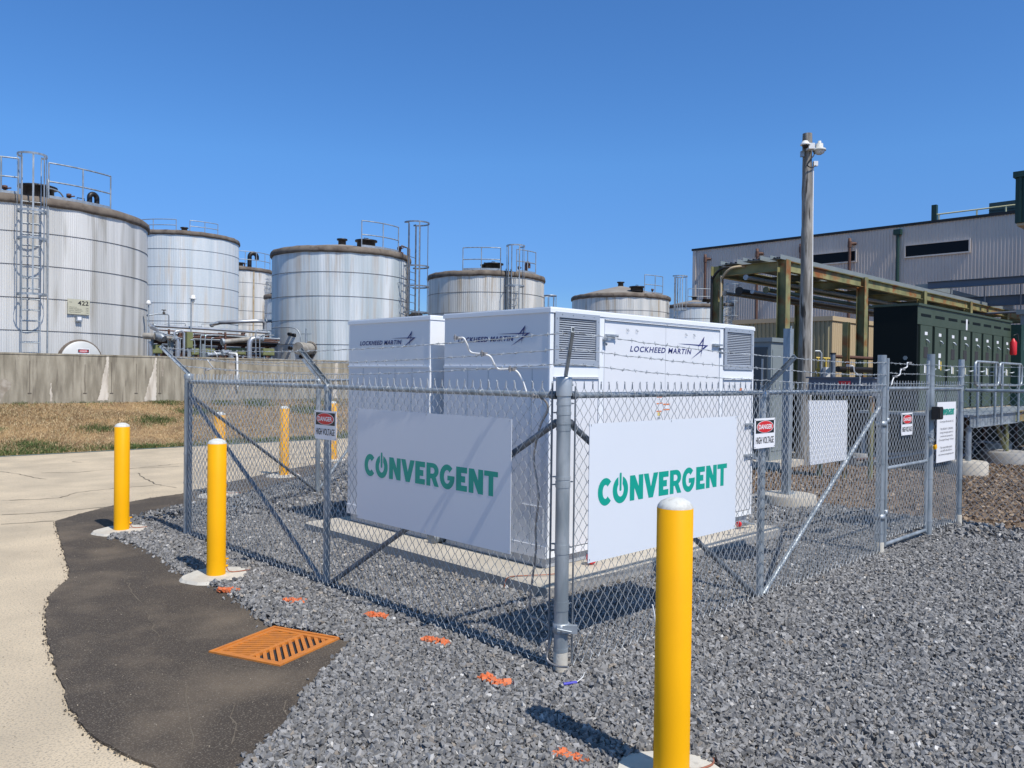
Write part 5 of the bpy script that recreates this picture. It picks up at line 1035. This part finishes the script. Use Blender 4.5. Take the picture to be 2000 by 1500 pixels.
# pipe racks background low
t = thing('pipe_rack', PY(460, 670, 26), 'rusty pipe rack with stacked pipes in the shade behind the conduits', 'pipe rack')
for i, (y, m) in enumerate(((660, m_rust), (664, m_dgalv), (668, m_black2), (672, m_rust), (677, m_dgalv), (682, m_black2), (688, m_dgalv), (694, m_rust))): rod(t, 'pipe', [PY(300, y-4, 25.8+.12*i), PY(560, y+6, 25.8+.12*i)], .035+.01*(i % 3), m, 8)
for x in (312, 352, 388, 430, 475, 522): p = PY(x, 650, 26.2); b = MB(); b.ibeam((p.x, 26.2, ZB), (p.x, 26.2, p.z), .12, .12, (1, 0, 0)); b.build('rack_post', m_rust, t)
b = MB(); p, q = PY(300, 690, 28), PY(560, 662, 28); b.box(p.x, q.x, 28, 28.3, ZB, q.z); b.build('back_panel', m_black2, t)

# ================================================================== RIGHT SIDE
# big building
XB = 51.7; t = thing('factory_building', (XB, 12, 0), 'large grey ribbed industrial building with long dark windows at right', 'building')
b = MB(); y0, y1, zt = -14, 32.5, 11.95; rb = .20; n = int((y1-y0)/rb); V = []; Fs = []
for i in range(n+1):
    y = y0+i*rb
    for dy, dx in ((0, 0), (rb*.62, 0), (rb*.72, -.05), (rb*.9, -.05)): V += [(XB+dx, y+dy, -.1), (XB+dx, y+dy, zt)]
for i in range(len(V)//2-1): Fs.append((2*i, 2*i+1, 2*i+3, 2*i+2))
b.add(V, Fs, False); b.build('siding', m_side, t)
b = MB(); b.box(XB+.06, XB+30, y0, y1+.2, -.1, zt-.05); b.build('hall', m_side, t)
b = MB(); b.box(XB-.12, XB+30, y0, y1+.32, zt, zt+.16); b.build('roof_edge', m_black2, t)
b = MB(); b.box(XB-.10, XB+.055, y1-.06, y1+.22, -.1, zt-.01); b.build('corner_trim', m_side, t)
def window(ya, yb, za, zb):
    b = MB(); b.box(XB-.09, XB-.055, yb, ya, za, zb); w = b.build('window', m_glass, t)
    b = MB(); f = .09
    b.box(XB-.13, XB-.052, yb-f, ya+f, za-f, za); b.box(XB-.13, XB-.052, yb-f, ya+f, zb, zb+f); b.box(XB-.13, XB-.052, yb-f, yb, za, zb); b.box(XB-.13, XB-.052, ya, ya+f, za, zb); b.build('window_frame', m_side, w)
window(16.48, 12.73, 9.93, 10.64); window(22.8, 19.76, 9.98, 10.66); window(29.0, 26.6, 9.98, 10.66)
for Y, nm in ((20.05, 'rust'), (23.55, 'rust'), (26.95, 'rust'), (31.4, 'rust')):
    b = MB(); b.tube(smooth_path([(XB-.35, Y, 0), (XB-.35, Y, 10.7), (XB-.35, Y, 11.0), (XB-.25, Y-.15, 11.15), (XB-.05, Y-.3, 11.15)], 4), .10, 8); b.tube([(XB-.35, Y, 10.9), (XB-.35, Y, 11.3)], .14, 8); b.build('wall_pipe', m_rust, t)
b = MB(); b.tube([(XB-.25, 16.92, 5), (XB-.25, 16.92, 11.5)], .11, 8); b.box(XB-.45, XB-.1, 16.7, 17.15, 11.4, 11.75); b.build('downpipe', m_dgreen, t)
b = MB()
def pxb(x, y, X=52.2): return PX(x, y, X)
for (x0, y0_, x1, y1_) in ((1830, 419, 1983, 400), (1830, 431, 1983, 413)): b.tube([pxb(x0, y0_), pxb(x1, y1_), pxb(x1, y1_)+Vector((0, -4, 0))], .045, 6)
for x, y in ((1834, 419), (1908, 409), (1965, 402)): p = pxb(x, y); b.tube([p, (p.x, p.y, zt)], .05, 6)
b.build('roof_railing', m_pyrail, t)
b = MB(); p = pxb(1932, 397, 53.5); q = pxb(1984, 392, 53.5); b.box(53.5, 57, q.y-3, p.y, zt+.15, p.z)
for i in range(4): z = zt+.2+i*.16; b.box(53.44, 53.5, q.y-3, p.y, z, z+.05)
b.build('roof_unit', m_teal, t)
b = MB(); p = pxb(1828, 425, 52.2); b.box(52.1, 52.4, p.y-.05, p.y+.25, zt, zt+1.25); b.build('roof_post', m_dgreen, t)
# dark green hanging box at upper right
t = thing('conveyor_housing', PX(1990, 400, 36), 'dark green clad housing jutting in at the upper right edge', 'housing')
p, q = PX(1984, 336, 36), PX(1984, 440, 36); b = MB(); b.box(36, 46, p.y-9, p.y, q.z+.1, p.z-.25)
b.build('cladding', m_dgreen, t); b = MB(); b.box(35.9, 46, p.y-9, p.y+.08, p.z-.25, p.z); b.build('fascia', m_dgreen, t); b = MB(); b.box(36.05, 46, p.y-8.95, p.y-.06, q.z-.02, q.z+.09); b.build('soffit', m_tan, t)
b = MB()
for i in range(8): b.box(35.93, 35.99, p.y-.25-i*.6, p.y-.15-i*.6, q.z+.1, p.z-.26)
b.build('ribs', m_dgreen, t)
b = MB(); b.ibeam((38, p.y-1.2, 0), (38, p.y-1.2, q.z), .3, .3, (1, 0, 0)); b.build('leg', m_bluest, t)
# blue-grey girders
t = thing('steel_girder', PX(1900, 556, 33), 'upper blue-grey steel girder crossing in front of the grey building', 'beam')
a_, c_ = PX(1812, 558, 33), PX(2000, 551, 33); b = MB(); b.ibeam(a_, (33, -6, a_.z), .30, .22); b.build('beam', m_bluest, t)
b = MB(); b.ibeam((33.2, 4.9, 0), (33.2, 4.9, a_.z-.16), .3, .25, (1, 0, 0)); b.build('column', m_bluest, t); b = MB(); b.box(33, 46, a_.y-.02, a_.y+.5, a_.z-.12, a_.z+.08); b.build('end_bracket', m_ocab, t)
t = thing('steel_girder', PX(1930, 590, 34), 'lower blue-grey steel girder with hangers above the dark green switchgear', 'beam')
a_ = PX(1865, 592, 34); b = MB(); b.ibeam(a_, (34, -6, a_.z+.05), .42, .25); b.build('beam', m_bluest, t)
b = MB()
for y in (8.2, 6.9, 5.6, 3): b.bar((33.8, y, a_.z-.7), (33.8, y, a_.z+1), .04, .04, (1, 0, 0))
b.tube([(33.8, 9.4, a_.z-.55), (33.8, -6, a_.z-.35)], .05, 6); b.build('hanger', m_bluest, t)
# steel rack
t = thing('steel_rack', (21, 7.9, 0), 'tall rusty green steel pipe rack beside the utility pole', 'rack')
YF, YR = 6.85, 8.85; XS = [16.25, 21.3, 26.4, 31.5, 36.6, 41.7]; ZT_ = 5.02
for x in XS:
    for y in (YF, YR): b = MB(); b.ibeam((x, y, -.1), (x, y, ZT_), .26, .25, (1, 0, 0) if False else (0, 1, 0)); b.build('post', m_gsteel, t)
for i in range(len(XS)-1):
    for y in (YF, YR): b = MB(); b.ibeam((XS[i]+.13, y, ZT_-.16), (XS[i+1]-.13, y, ZT_-.16), .28, .16); b.build('beam', m_gsteel, t)
for x in XS:
    b = MB(); b.ibeam((x, YF+.14, ZT_-.16), (x, YR-.14, ZT_-.16), .26, .15); b.build('cross_beam', m_gsteel, t)
for x in [18.7, 23.8, 28.9, 34]:
    b = MB(); b.ibeam((x, YF+.09, ZT_-.2), (x, YR-.09, ZT_-.2), .18, .1); b.build('cross_beam', m_gsteeld, t)
# trays and pipes carried by the rack
for i, (y, w, x0) in enumerate(((YF+.12, .28, 16.0), (YF+.75, .5, 15.9), (YR-.45, .5, 16.1))):
    t = thing('cable_tray', (20, y, ZT_), ['galvanized cable tray on the front beam of the rack, nearest the camera', 'wide grey cable tray on the middle of the rack top', 'grey cable tray along the back of the rack top'][i], 'cable tray', 'cable trays on the rack')
    b = MB(); x1 = 41; b.box(x0, x1, y-w/2, y+w/2, ZT_+.004, ZT_+.012); b.box(x0, x1, y-w/2-.006, y-w/2-.001, ZT_+.004, ZT_+.12); b.box(x0, x1, y+w/2+.001, y+w/2+.006, ZT_+.004, ZT_+.12); b.build('tray', m_ocab, t)
    b = MB(); [b.tube([(x0+.1, y+q, ZT_+.045), (x1, y+q, ZT_+.045)], .03, 6) for q in (-w*.3, 0, w*.3)]; b.build('cables', m_black2, t)
for i, (y, z, r, m) in enumerate(((YF+.4, ZT_-.78, .06, m_gsteeld), (YF+.8, ZT_-.8, .04, m_dgalv), (YF+1.2, ZT_-.76, .08, m_black2), (YR-.35, ZT_-.79, .05, m_insuld), (YF+1.0, ZT_-.40, .05, m_dgalv))):
    t = thing('rack_pipe', (16, y, z), ['green pipe slung below the rack top, frontmost', 'thin grey pipe below the rack top, second from the front', 'thick black pipe under the middle of the rack', 'pale pipe along the back of the rack', 'grey pipe close under the trays of the rack'][i], 'pipe', 'pipes slung in the steel rack'); rod(t, 'pipe', [(16.1, y, z), (41, y, z)], r, m, 10); rod(t, 'flange', [(16.05, y, z), (16.1, y, z)], r*1.5, m, 10)
for i, (x, y, lb) in enumerate(((15.98, YR+.0, 'curved black conduit climbing the left rack post'), (16.05, YR-.25, 'curved tan conduit climbing the left rack post'), (16.48, YF+.12, 'striped conduit beside the rack post left of the utility pole'))):
    t = thing('conduit', (x, y, 0), lb, 'conduit'); top = [(x, y, 0), (x, y, 4.3), (x, y-.03, 4.65), (x, y-.3, 4.9), (x+.2, y-.6, 4.95)] if i < 2 else [(x, y, 0), (x, y, 3.6), (x+.05, y, 4.1), (x, y+.1, 4.6)]
    rod(t, 'tube', top, .035, [m_black2, m_tan, m_rust][i], 8, True)
# tan shed
XSD, YSD, ZSD = 30.65, 11.95, 4.62
t = thing('metal_shed', (XSD+2, YSD+2, 0), 'tan ribbed metal shed with flat roof behind the utility pole', 'shed')
b = MB(); rb = .2; V = []; Fs = []; n = int(4.6/rb)
for i in range(n+1):
    y = YSD+.02+i*rb
    for dy, dx in ((0, 0), (rb*.5, 0), (rb*.6, -.05), (rb*.9, -.05)): V += [(XSD+dx, y+dy, 0), (XSD+dx, y+dy, ZSD-.2)]
for i in range(len(V)//2-1): Fs.append((2*i, 2*i+1, 2*i+3, 2*i+2))
b.add(V, Fs, False); b.build('ribbed_wall', m_tan_shade, t)
b = MB(); b.box(XSD+.02, XSD+6, YSD, YSD+4.6, 0, ZSD-.2)
for i in range(30): b.box(XSD+.1+i*.2, XSD+.12+i*.2, YSD-.012, YSD-.001, 0, ZSD-.21)
b.build('wall', m_tan, t); b = MB(); b.box(XSD-.08, XSD+6.1, YSD-.06, YSD+4.8, ZSD-.199, ZSD); b.build('roof_fascia', m_tan, t)
# grey outdoor cabinet + pad
t = thing('electrical_cabinet', (12.4, 5.4, .15), 'grey metal electrical cabinet standing right of the white cabinets', 'cabinet')
x0, x1, y0, y1 = 11.98, 12.75, 4.92, 6.2
b = MB(); b.box(x0, x1, y0, y1, .15, 2.66); b.build('body', m_ocab, t); b = MB(); b.box(x0-.04, x1+.04, y0-.04, y1+.04, 2.661, 2.75); b.build('top', m_ocab, t)
b = MB(); b.box(x0-.02, x0-.001, y0+.08, y0+.60, .3, 2.55); b.box(x0-.02, x0-.001, y0+.63, y1-.08, .3, 2.55); b.build('door', m_shade if False else mat('shaded_cabinet_door', (.06, .075, .085), .5), t); b = MB(); b.box(x0-.035, x0-.021, y0+.16, y0+.2, 1.25, 2.3); b.tube([(x0-.02, y0+.4, 1.95), (x0-.05, y0+.4, 1.95)], .03, 8); b.build('handle', m_dgalv, t)  # door colour darkened to paint the unlit side
b = MB(); b.box(x0+.06, x1-.06, y0-.012, y0-.001, .35, 2.5); b.build('side_panel', m_ocab, t)
t = thing('concrete_pad', (12.4, 5.5, 0), 'concrete pad under the grey electrical cabinet', 'pad'); b = MB(); b.box(11.6, 13.2, 4.6, 6.5, -.05, .148); b.build('slab', m_slab, t)
# galvanized column on round base
t = thing('steel_column', (7.62, 2.34, 0), 'blue-grey square steel column on a round concrete base, behind the blank panel', 'column')
b = MB(); b.obox((7.62, 2.34, 1.41), .108, .108, 2.46, (1, 0, 0), (0, 1, 0)); b.build('column', m_galv, t); b = MB(); b.box(7.52, 7.72, 2.24, 2.44, .165, .18); [b.tube([(7.62+q*.08, 2.34+w*.08, .18), (7.62+q*.08, 2.34+w*.08, .21)], .012, 6) for q in (-1, 1) for w in (-1, 1)]; b.tube([(7.62, 2.3, 2.64), (7.62, 2.3, 2.68)], .012, 6); b.build('base_plate', m_galv, t); b = MB(); b.lathe((7.62, 2.3, 0), [(.40, -.05), (.40, .14), (.385, .165)], 36, smooth=True); b.build('footing', m_slab, t)
# utility pole
t = thing('utility_pole', (13.0, 4.68, 0), 'tall weathered wooden utility pole with camera and lamp on top', 'pole')
b = MB(); N = 40; P = []; rs = []
for i in range(N+1):
    s = i/N; P.append((13.0+.02*math.sin(s*9), 4.68+.02*math.sin(s*7+1), -.1+7.3*s)); rs.append(.150-.052*s+.004*math.sin(s*40)+.003*math.sin(s*93))
b.tube(P, rs, 28); b.build('pole', m_wood, t)
rt = Vector((R_.x, R_.y, 0)); fw_ = Vector((-F_.x, -F_.y, 0)).normalized()
pc = Vector((13.0, 4.68, 0)); kz = lambda y: D(1585, y, 17.5).z
b = MB(); kk = Vector((0, 0, 1)); b.tube([pc+rt*.115+fw_*.02+kk*kz(325), pc+rt*.12+fw_*.02+kk*5.4, pc+rt*.135+fw_*.02+kk*3.8, pc+rt*.155+fw_*.02+kk*.0], .018, 8); b.build('conduit', m_plastic, t)
b = MB(); c_ = pc-rt*.08+fw_*.16; z = kz(289); b.obox(c_+kk*(z-.02)+rt*.08, .13, .12, .16, rt, kk); b.build('camera_mount', m_plastic, t)
b = MB(); q = pc-rt*.13+fw_*.2; b.lathe(q+kk*z, [(.0001, .10), (.05, .09), (.10, .02), (.105, 0), (.0001, 0)], 18, cap=False); cam_o = b.build('camera_housing', m_plastic, t); b = MB(); b.lathe(q+kk*z, [(.065, -.001), (.06, -.04), (.03, -.075), (.0001, -.08)], 16, cap=False); b.build('camera_dome', m_black2, cam_o)
b = MB(); q = pc+rt*.23+fw_*.05; z = kz(294); b.lathe(q+kk*z, [(.0001, .20), (.035, .19), (.035, .15), (.075, .13), (.08, .03), (.13, .02), (.14, -.02), (.0001, -.02)], 22, cap=False); lo_ = b.build('lamp_head', m_cap, t); b = MB(); b.lathe(q+kk*z, [(.11, -.021), (.10, -.07), (.05, -.1), (.0001, -.1)], 18, cap=False); b.build('lamp_glass', m_bulb, lo_); b = MB(); b.tube([pc+rt*.08+kk*(z+.1), q+kk*(z+.1)], .025, 8); b.build('lamp_arm', m_dgalv, t)
b = MB(); b.obox(pc+rt*.15+fw_*.05+kk*kz(321), .09, .1, .08, rt, kk); b.build('junction_box', m_plastic, t)
b = MB(); b.obox(pc-rt*.13+fw_*.03+kk*kz(302), .07, .12, .07, rt, kk); b.build('terminal_box', m_dgalv, t)
b = MB(); b.tube(smooth_path([pc+rt*.1+fw_*.05+kk*kz(296), pc+rt*.10+fw_*.1+kk*kz(305), pc-rt*.0+fw_*.13+kk*kz(316), pc-rt*.05+fw_*.13+kk*kz(326), pc+rt*.05+fw_*.12+kk*kz(330), pc+rt*.14+fw_*.08+kk*kz(325)]), .013, 6); b.build('cable', m_black2, t)
# ---- switchgear
SX0, SX1, SY0, SY1, SZ0, SZ1 = 14.55, 22.55, 2.9, 3.83, 1.22, 3.5
t = thing('switchgear', (18.5, 3.3, SZ0), 'long dark green switchgear lineup with many narrow doors on a raised platform', 'switchgear')
b = MB(); b.box(SX0, SX1-.9, SY0+.03, SY1, SZ0, SZ1); b.build('housing', m_swg, t)
b = MB(); b.box(SX0-.03, SX1-.9, SY0-.03, SY1+.03, SZ1+.001, SZ1+.05); b.build('roof', m_swg, t)
b = MB(); b.box(SX0+.0, SX1-.9, SY0+.001, SY0+.029, SZ1-.40, SZ1); b.build('header', m_swg, t)
b = MB(); b.box(SX0-.012, SX0-.001, SY0+.004, SY1-.004, SZ0+.01, SZ1-.01); b.build('end_panel', m_shade, t)  # end face painted black to hold its shade
b = MB(); p_ = PX(1768, 699, SX0-.015); b.lathe(p_, [(.05, 0), (.05, .006)], 6, axis='x'); b.build('badge', m_ocab, t)
nb = 8; wb = (SX1-.9-SX0)/nb
for i in range(nb):
    x0 = SX0+i*wb; b = MB(); b.box(x0+.15, x0+wb-.012, SY0-.012, SY0+.029, SZ0+.03, SZ1-.41+.0); dr = b.build('door', m_swg, t)
    b = MB(); b.box(x0+.012, x0+.148, SY0+.02, SY0+.029, SZ0+.03, SZ1-.41); b.build('gap', m_shade, t)
    def onp(nm, xa, xb, za, zb, m, k=.018): b = MB(); b.box(x0+xa, x0+xb, SY0-k, SY0-.0125, za, zb); b.build(nm, m, dr)
    onp('label', .40, .56, SZ1-.62, SZ1-.55, m_signw)
    if i != 1: onp('meter_window', .36, .60, SZ1-1.12, SZ1-.88, m_gap); onp('sticker', .40, .47, SZ1-1.45, SZ1-1.28, m_signw); onp('sticker', .49, .57, SZ1-1.46, SZ1-1.30, m_tank_sign)
    else: onp('sticker', .40, .55, SZ1-1.10, SZ1-1.00, m_signw); onp('sticker', .42, .50, SZ1-1.35, SZ1-1.15, m_signw); onp('sticker', .53, .60, SZ1-1.38, SZ1-1.18, m_yrail)
    b = MB(); b.tube([(x0+.5, SY0-.013, SZ1-.72), (x0+.5, SY0-.05, SZ1-.74), (x0+.54, SY0-.06, SZ1-.78)], .02, 6); b.tube([(x0+wb-.1, SY0-.013, SZ1-1.38), (x0+wb-.1, SY0-.07, SZ1-1.38), (x0+wb+.02, SY0-.09, SZ1-1.36)], .018, 6); b.build('handle', m_dgalv, dr)
    b = MB(); b.box(x0+.2, x0+wb-.08, SY0-.004, SY0+.0, SZ1-.22, SZ1-.16)
    b.build('vent_slot', m_shade, t)
b = MB(); p_ = SX0+3*wb+.55; b.box(p_, p_+.11, SY0-.008, SY0, SZ1-.38, SZ1-.12); b.build('tall_label', m_signw, t)
b = MB(); b.box(SX1-.899, SX1, SY0-.25, SY1-.1, SZ0, SZ1-.05); ec = b.build('end_cubicle', m_dgreen, t)
b = MB(); b.box(SX1-.6, SX1-.3, SY0-.262, SY0-.251, SZ1-.75, SZ1-.2); b.box(SX1-.55, SX1-.4, SY0-.262, SY0-.251, SZ1-1.5, SZ1-1.35); b.build('label', m_signw, ec)
t = thing('fire_extinguisher', (SX1-.2, SY0-.4, SZ0+1), 'red fire extinguisher at the far end of the switchgear', 'extinguisher')
c_ = D(1979, 678, 20.6); b = MB(); b.lathe(c_, [(.07, -.2), (.08, -.17), (.08, .12), (.04, .18), (.02, .22)], 14); b.build('cylinder', m_red, t); b = MB(); b.tube([c_+kk*.3, c_+kk*.34+rt*.1, c_+kk*.1+rt*.14], .015, 6); b.build('hose', m_black2, t)
# ---- platform
t = thing('steel_platform', (18.5, 2.6, 0), 'raised galvanized platform with looped handrails in front of the switchgear', 'platform')
b = MB(); b.box(14.0, 23, 1.72, 3.95, SZ0-.06, SZ0-.012); b.build('deck', m_dgalv, t)
b = MB(); b.box(SX0, SX1, SY0-.02, SY1, SZ0-.011, SZ0-.001); b.box(14.4, 22.8, SY0-.10, SY0-.02, SZ0-.2, SZ0-.061) ; b.build('base_channel', m_tan, t)
b = MB(); b.ibeam((14.05, 1.70, SZ0-.14), (17.3, 1.70, SZ0-.14), .26, .12); b.build('edge_beam', m_galv, t); b = MB(); b.ibeam((17.35, 1.72, SZ0-.13), (23, 1.72, SZ0-.13), .24, .12); b.build('edge_beam', m_gsteel, t)
b = MB(); b.ibeam((14.0, 1.78, SZ0-.19), (14.0, 3.9, SZ0-.19), .26, .12); b.build('edge_beam', m_black2, t)
for (xa, xb) in ((14.02, 15.62), (15.70, 17.42)):
    b = MB(); z0_, z1_ = 1.80, 2.28; r_ = .10
    P = [(xa+r_, z1_), (xb-r_, z1_), (xb-.03, z1_-.03), (xb, z1_-r_), (xb, z0_+r_), (xb-.03, z0_+.03), (xb-r_, z0_), (xa+r_, z0_), (xa+.03, z0_+.03), (xa, z0_+r_), (xa, z1_-r_), (xa+.03, z1_-.03)]
    b.tube([(p[0], 1.62, p[1]) for p in P], .026, 8, closed=True)
    for x in (xa+.2, xb-.22): b.tube([(x, 1.62, SZ0-.25), (x, 1.62, z1_)], .026, 8)
    b.build('handrail', m_galv, t)
for (x, y) in ((14.15, 1.75), (14.15, 3.85), (17.4, 1.9), (20.3, 1.9), (22.9, 1.9), (17.4, 3.8), (20.3, 3.8)):
    b = MB(); b.tube([(x, y, .28), (x, y, SZ0-.27)], .055, 10); b.build('leg', m_galv if x < 15 else m_gsteel, t)
    if x > 15: b = MB(); b.tube([(x, y, .28), (x-.8, y, SZ0-.27)], .045, 8); b.build('brace', m_gsteel, t)
for i, (x, y, r_) in enumerate(((14.15, 1.75, .36), (17.4, 1.9, .55), (22.9, 1.9, .6), (14.15, 3.85, .3), (20.3, 3.0, .5))):
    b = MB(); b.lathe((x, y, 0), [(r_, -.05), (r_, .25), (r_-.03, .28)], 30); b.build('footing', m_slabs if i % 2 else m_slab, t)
# cables heaped under the platform
for i in range(9):
    y = 2.3+.14*i; P = [(13.9+.2*math.sin(i), y+.8, .06+.02*i), (14.8, y+.2*math.sin(i*2), .2+.06*(i % 4)), (16+.2*i, y, .28+.05*(i % 3)), (17.3, y+.3, .15), (19, y+.6, .35+.04*(i % 4)), (21, y+.4, .1)]
    t = thing('cable_run', (15, y, 0), ['frontmost', 'second', 'third', 'fourth', 'fifth', 'sixth', 'seventh', 'eighth', 'rearmost'][i]+' dark cable lying slack in the shade under the platform', 'cable', 'cables under the platform'); rod(t, 'jacket', P, .035, [m_galvd, m_black2, m_rust][i % 3], 8, True)
t = thing('shade_panel', (19, 4.6, 0), 'black sheet added behind the platform to paint the shade there', 'panel'); b = MB(); b.box(14.7, 30, 3.0, 3.1, 0, 1.14); b.box(14.7, 14.8, 3.101, 3.85, 0, 1.14); b.build('sheet', m_shade, t); b = MB(); [b.box(16.6+i*1.5, 16.7+i*1.5, 2.94, 2.999, 0, 1.14) for i in range(8)]; b.build('stud', m_rust, t)  # black sheet added to close the underside with painted shade
# long box beam / trough between cabinet and switchgear
t = thing('cable_trough', (12, 3.6, 1.7), 'long blue-grey horizontal steel trough left of the tall gate post', 'trough')
z_ = 1.93; p, q = D(1592, 738, 15.8), D(1716, 739, 14.9); b = MB(); d = (q-p).normalized(); b.obox((p+q)/2-kk*.17, (q-p).length, .32, .5, d, kk); b.build('body', m_bluest, t); b = MB(); b.obox((p+q)/2+kk*.005, (q-p).length+.1, .03, .56, d, kk); b.build('lid', m_bluest, t)
b = MB(); [b.tube([p.lerp(q, s)-kk*.35, p.lerp(q, s)-kk*1.93], .05, 8) for s in (.1, .5, .9)]; b.build('leg', m_gsteel, t); nrm = d.cross(kk).normalized(); b = MB(); b.obox(D(1649, 748, 15)-nrm*-.0, .22, .07, .01, d, kk); b.build('red_plate', m_red, t)
# yellow railing by shed
t = thing('safety_railing', (20, 7.5, 1), 'small yellow safety railing right of the utility pole', 'railing')
b = MB(); A_ = [D(1594, 700, 22), D(1632, 700, 22)]
for dy in (0, 22, 40): b.tube([D(1594, 699+dy, 22), D(1632, 701+dy, 22)], .028, 6)
for x in (1598, 1613, 1628): b.tube([D(x, 700, 22), D(x, 745, 22)], .028, 6)
b.build('rails', m_yrail, t); b = MB(); c_ = D(1613, 728, 21.7); b.obox(c_, .12, .30, .3, rt, kk); b.build('gauge_panel', m_plastic, t); rod(t, 'hook_pipe', [D(1604, 745, 21.8), D(1604, 690, 21.8), D(1601, 686, 21.8), D(1592, 686, 21.8)], .03, m_dgalv, 8)
t = thing('bollard_post', D(1627, 720, 18), 'dark grey ribbed post standing before the shed', 'post'); rod(t, 'post', [D(1627, 850, 18), D(1627, 691, 18)], .055, m_galvd, 10); rod(t, 'cap', [D(1627, 692, 18), D(1627, 689, 18)], .065, m_black2, 10)
# dark process equipment seen through the mesh beyond the cabinets
t = thing('pipe_rack', (22, 6.0, 0), 'dark equipment and pipe rack in the shade left of the switchgear', 'pipe rack')
for i in range(7): rod(t, 'pipe', [(17, 5.2+.1*i, .5+.33*i), (28, 5.2+.1*i, .5+.33*i)], .05+.015*(i % 3), [m_black2, m_rust, m_gsteel, m_tan, m_dgalv][i % 5], 8)
for x in (17.5, 20, 22.5, 25): b = MB(); b.ibeam((x, 5.7, 0), (x, 5.7, 3.4), .15, .15, (1, 0, 0)); b.build('rack_post', m_gsteel if x != 20 else m_tan, t)
b = MB(); b.box(24.5, 25.2, 5.2, 7, 0, 3.2); b.build('panel', m_tan, t)
t = thing('pump_unit', (14.8, 5.5, 0), 'low dark pump unit with casing painted black as shade beyond the pole, seen through the mesh', 'pump'); b = MB(); b.box(13.4, 16.8, 4.8, 5.6, .25, 1.62); b.build('casing', m_shade, t); b = MB(); b.lathe((15.2, 4.75, .7), [(.3, 0), (.3, .5), (.2, .55)], 18, axis='y'); b.build('motor', m_black2, t); b = MB(); b.box(13.2, 17, 4.6, 5.8, 0, .249); b.build('plinth', m_slab, t)  # casing enlarged and blackened to put the shade there into its colour
t = thing('corner_column', (26, 4, 0), 'pale grey column at the right edge of the photo beyond the platform', 'column'); b = MB(); b.box(25.5, 26.2, 1.2, 3.6, 0, 4.0); b.build('shaft', m_ocab, t); b = MB(); b.box(25.4, 26.3, 1.1, 3.7, 4.0, 4.15); b.build('cap', m_ocab, t)
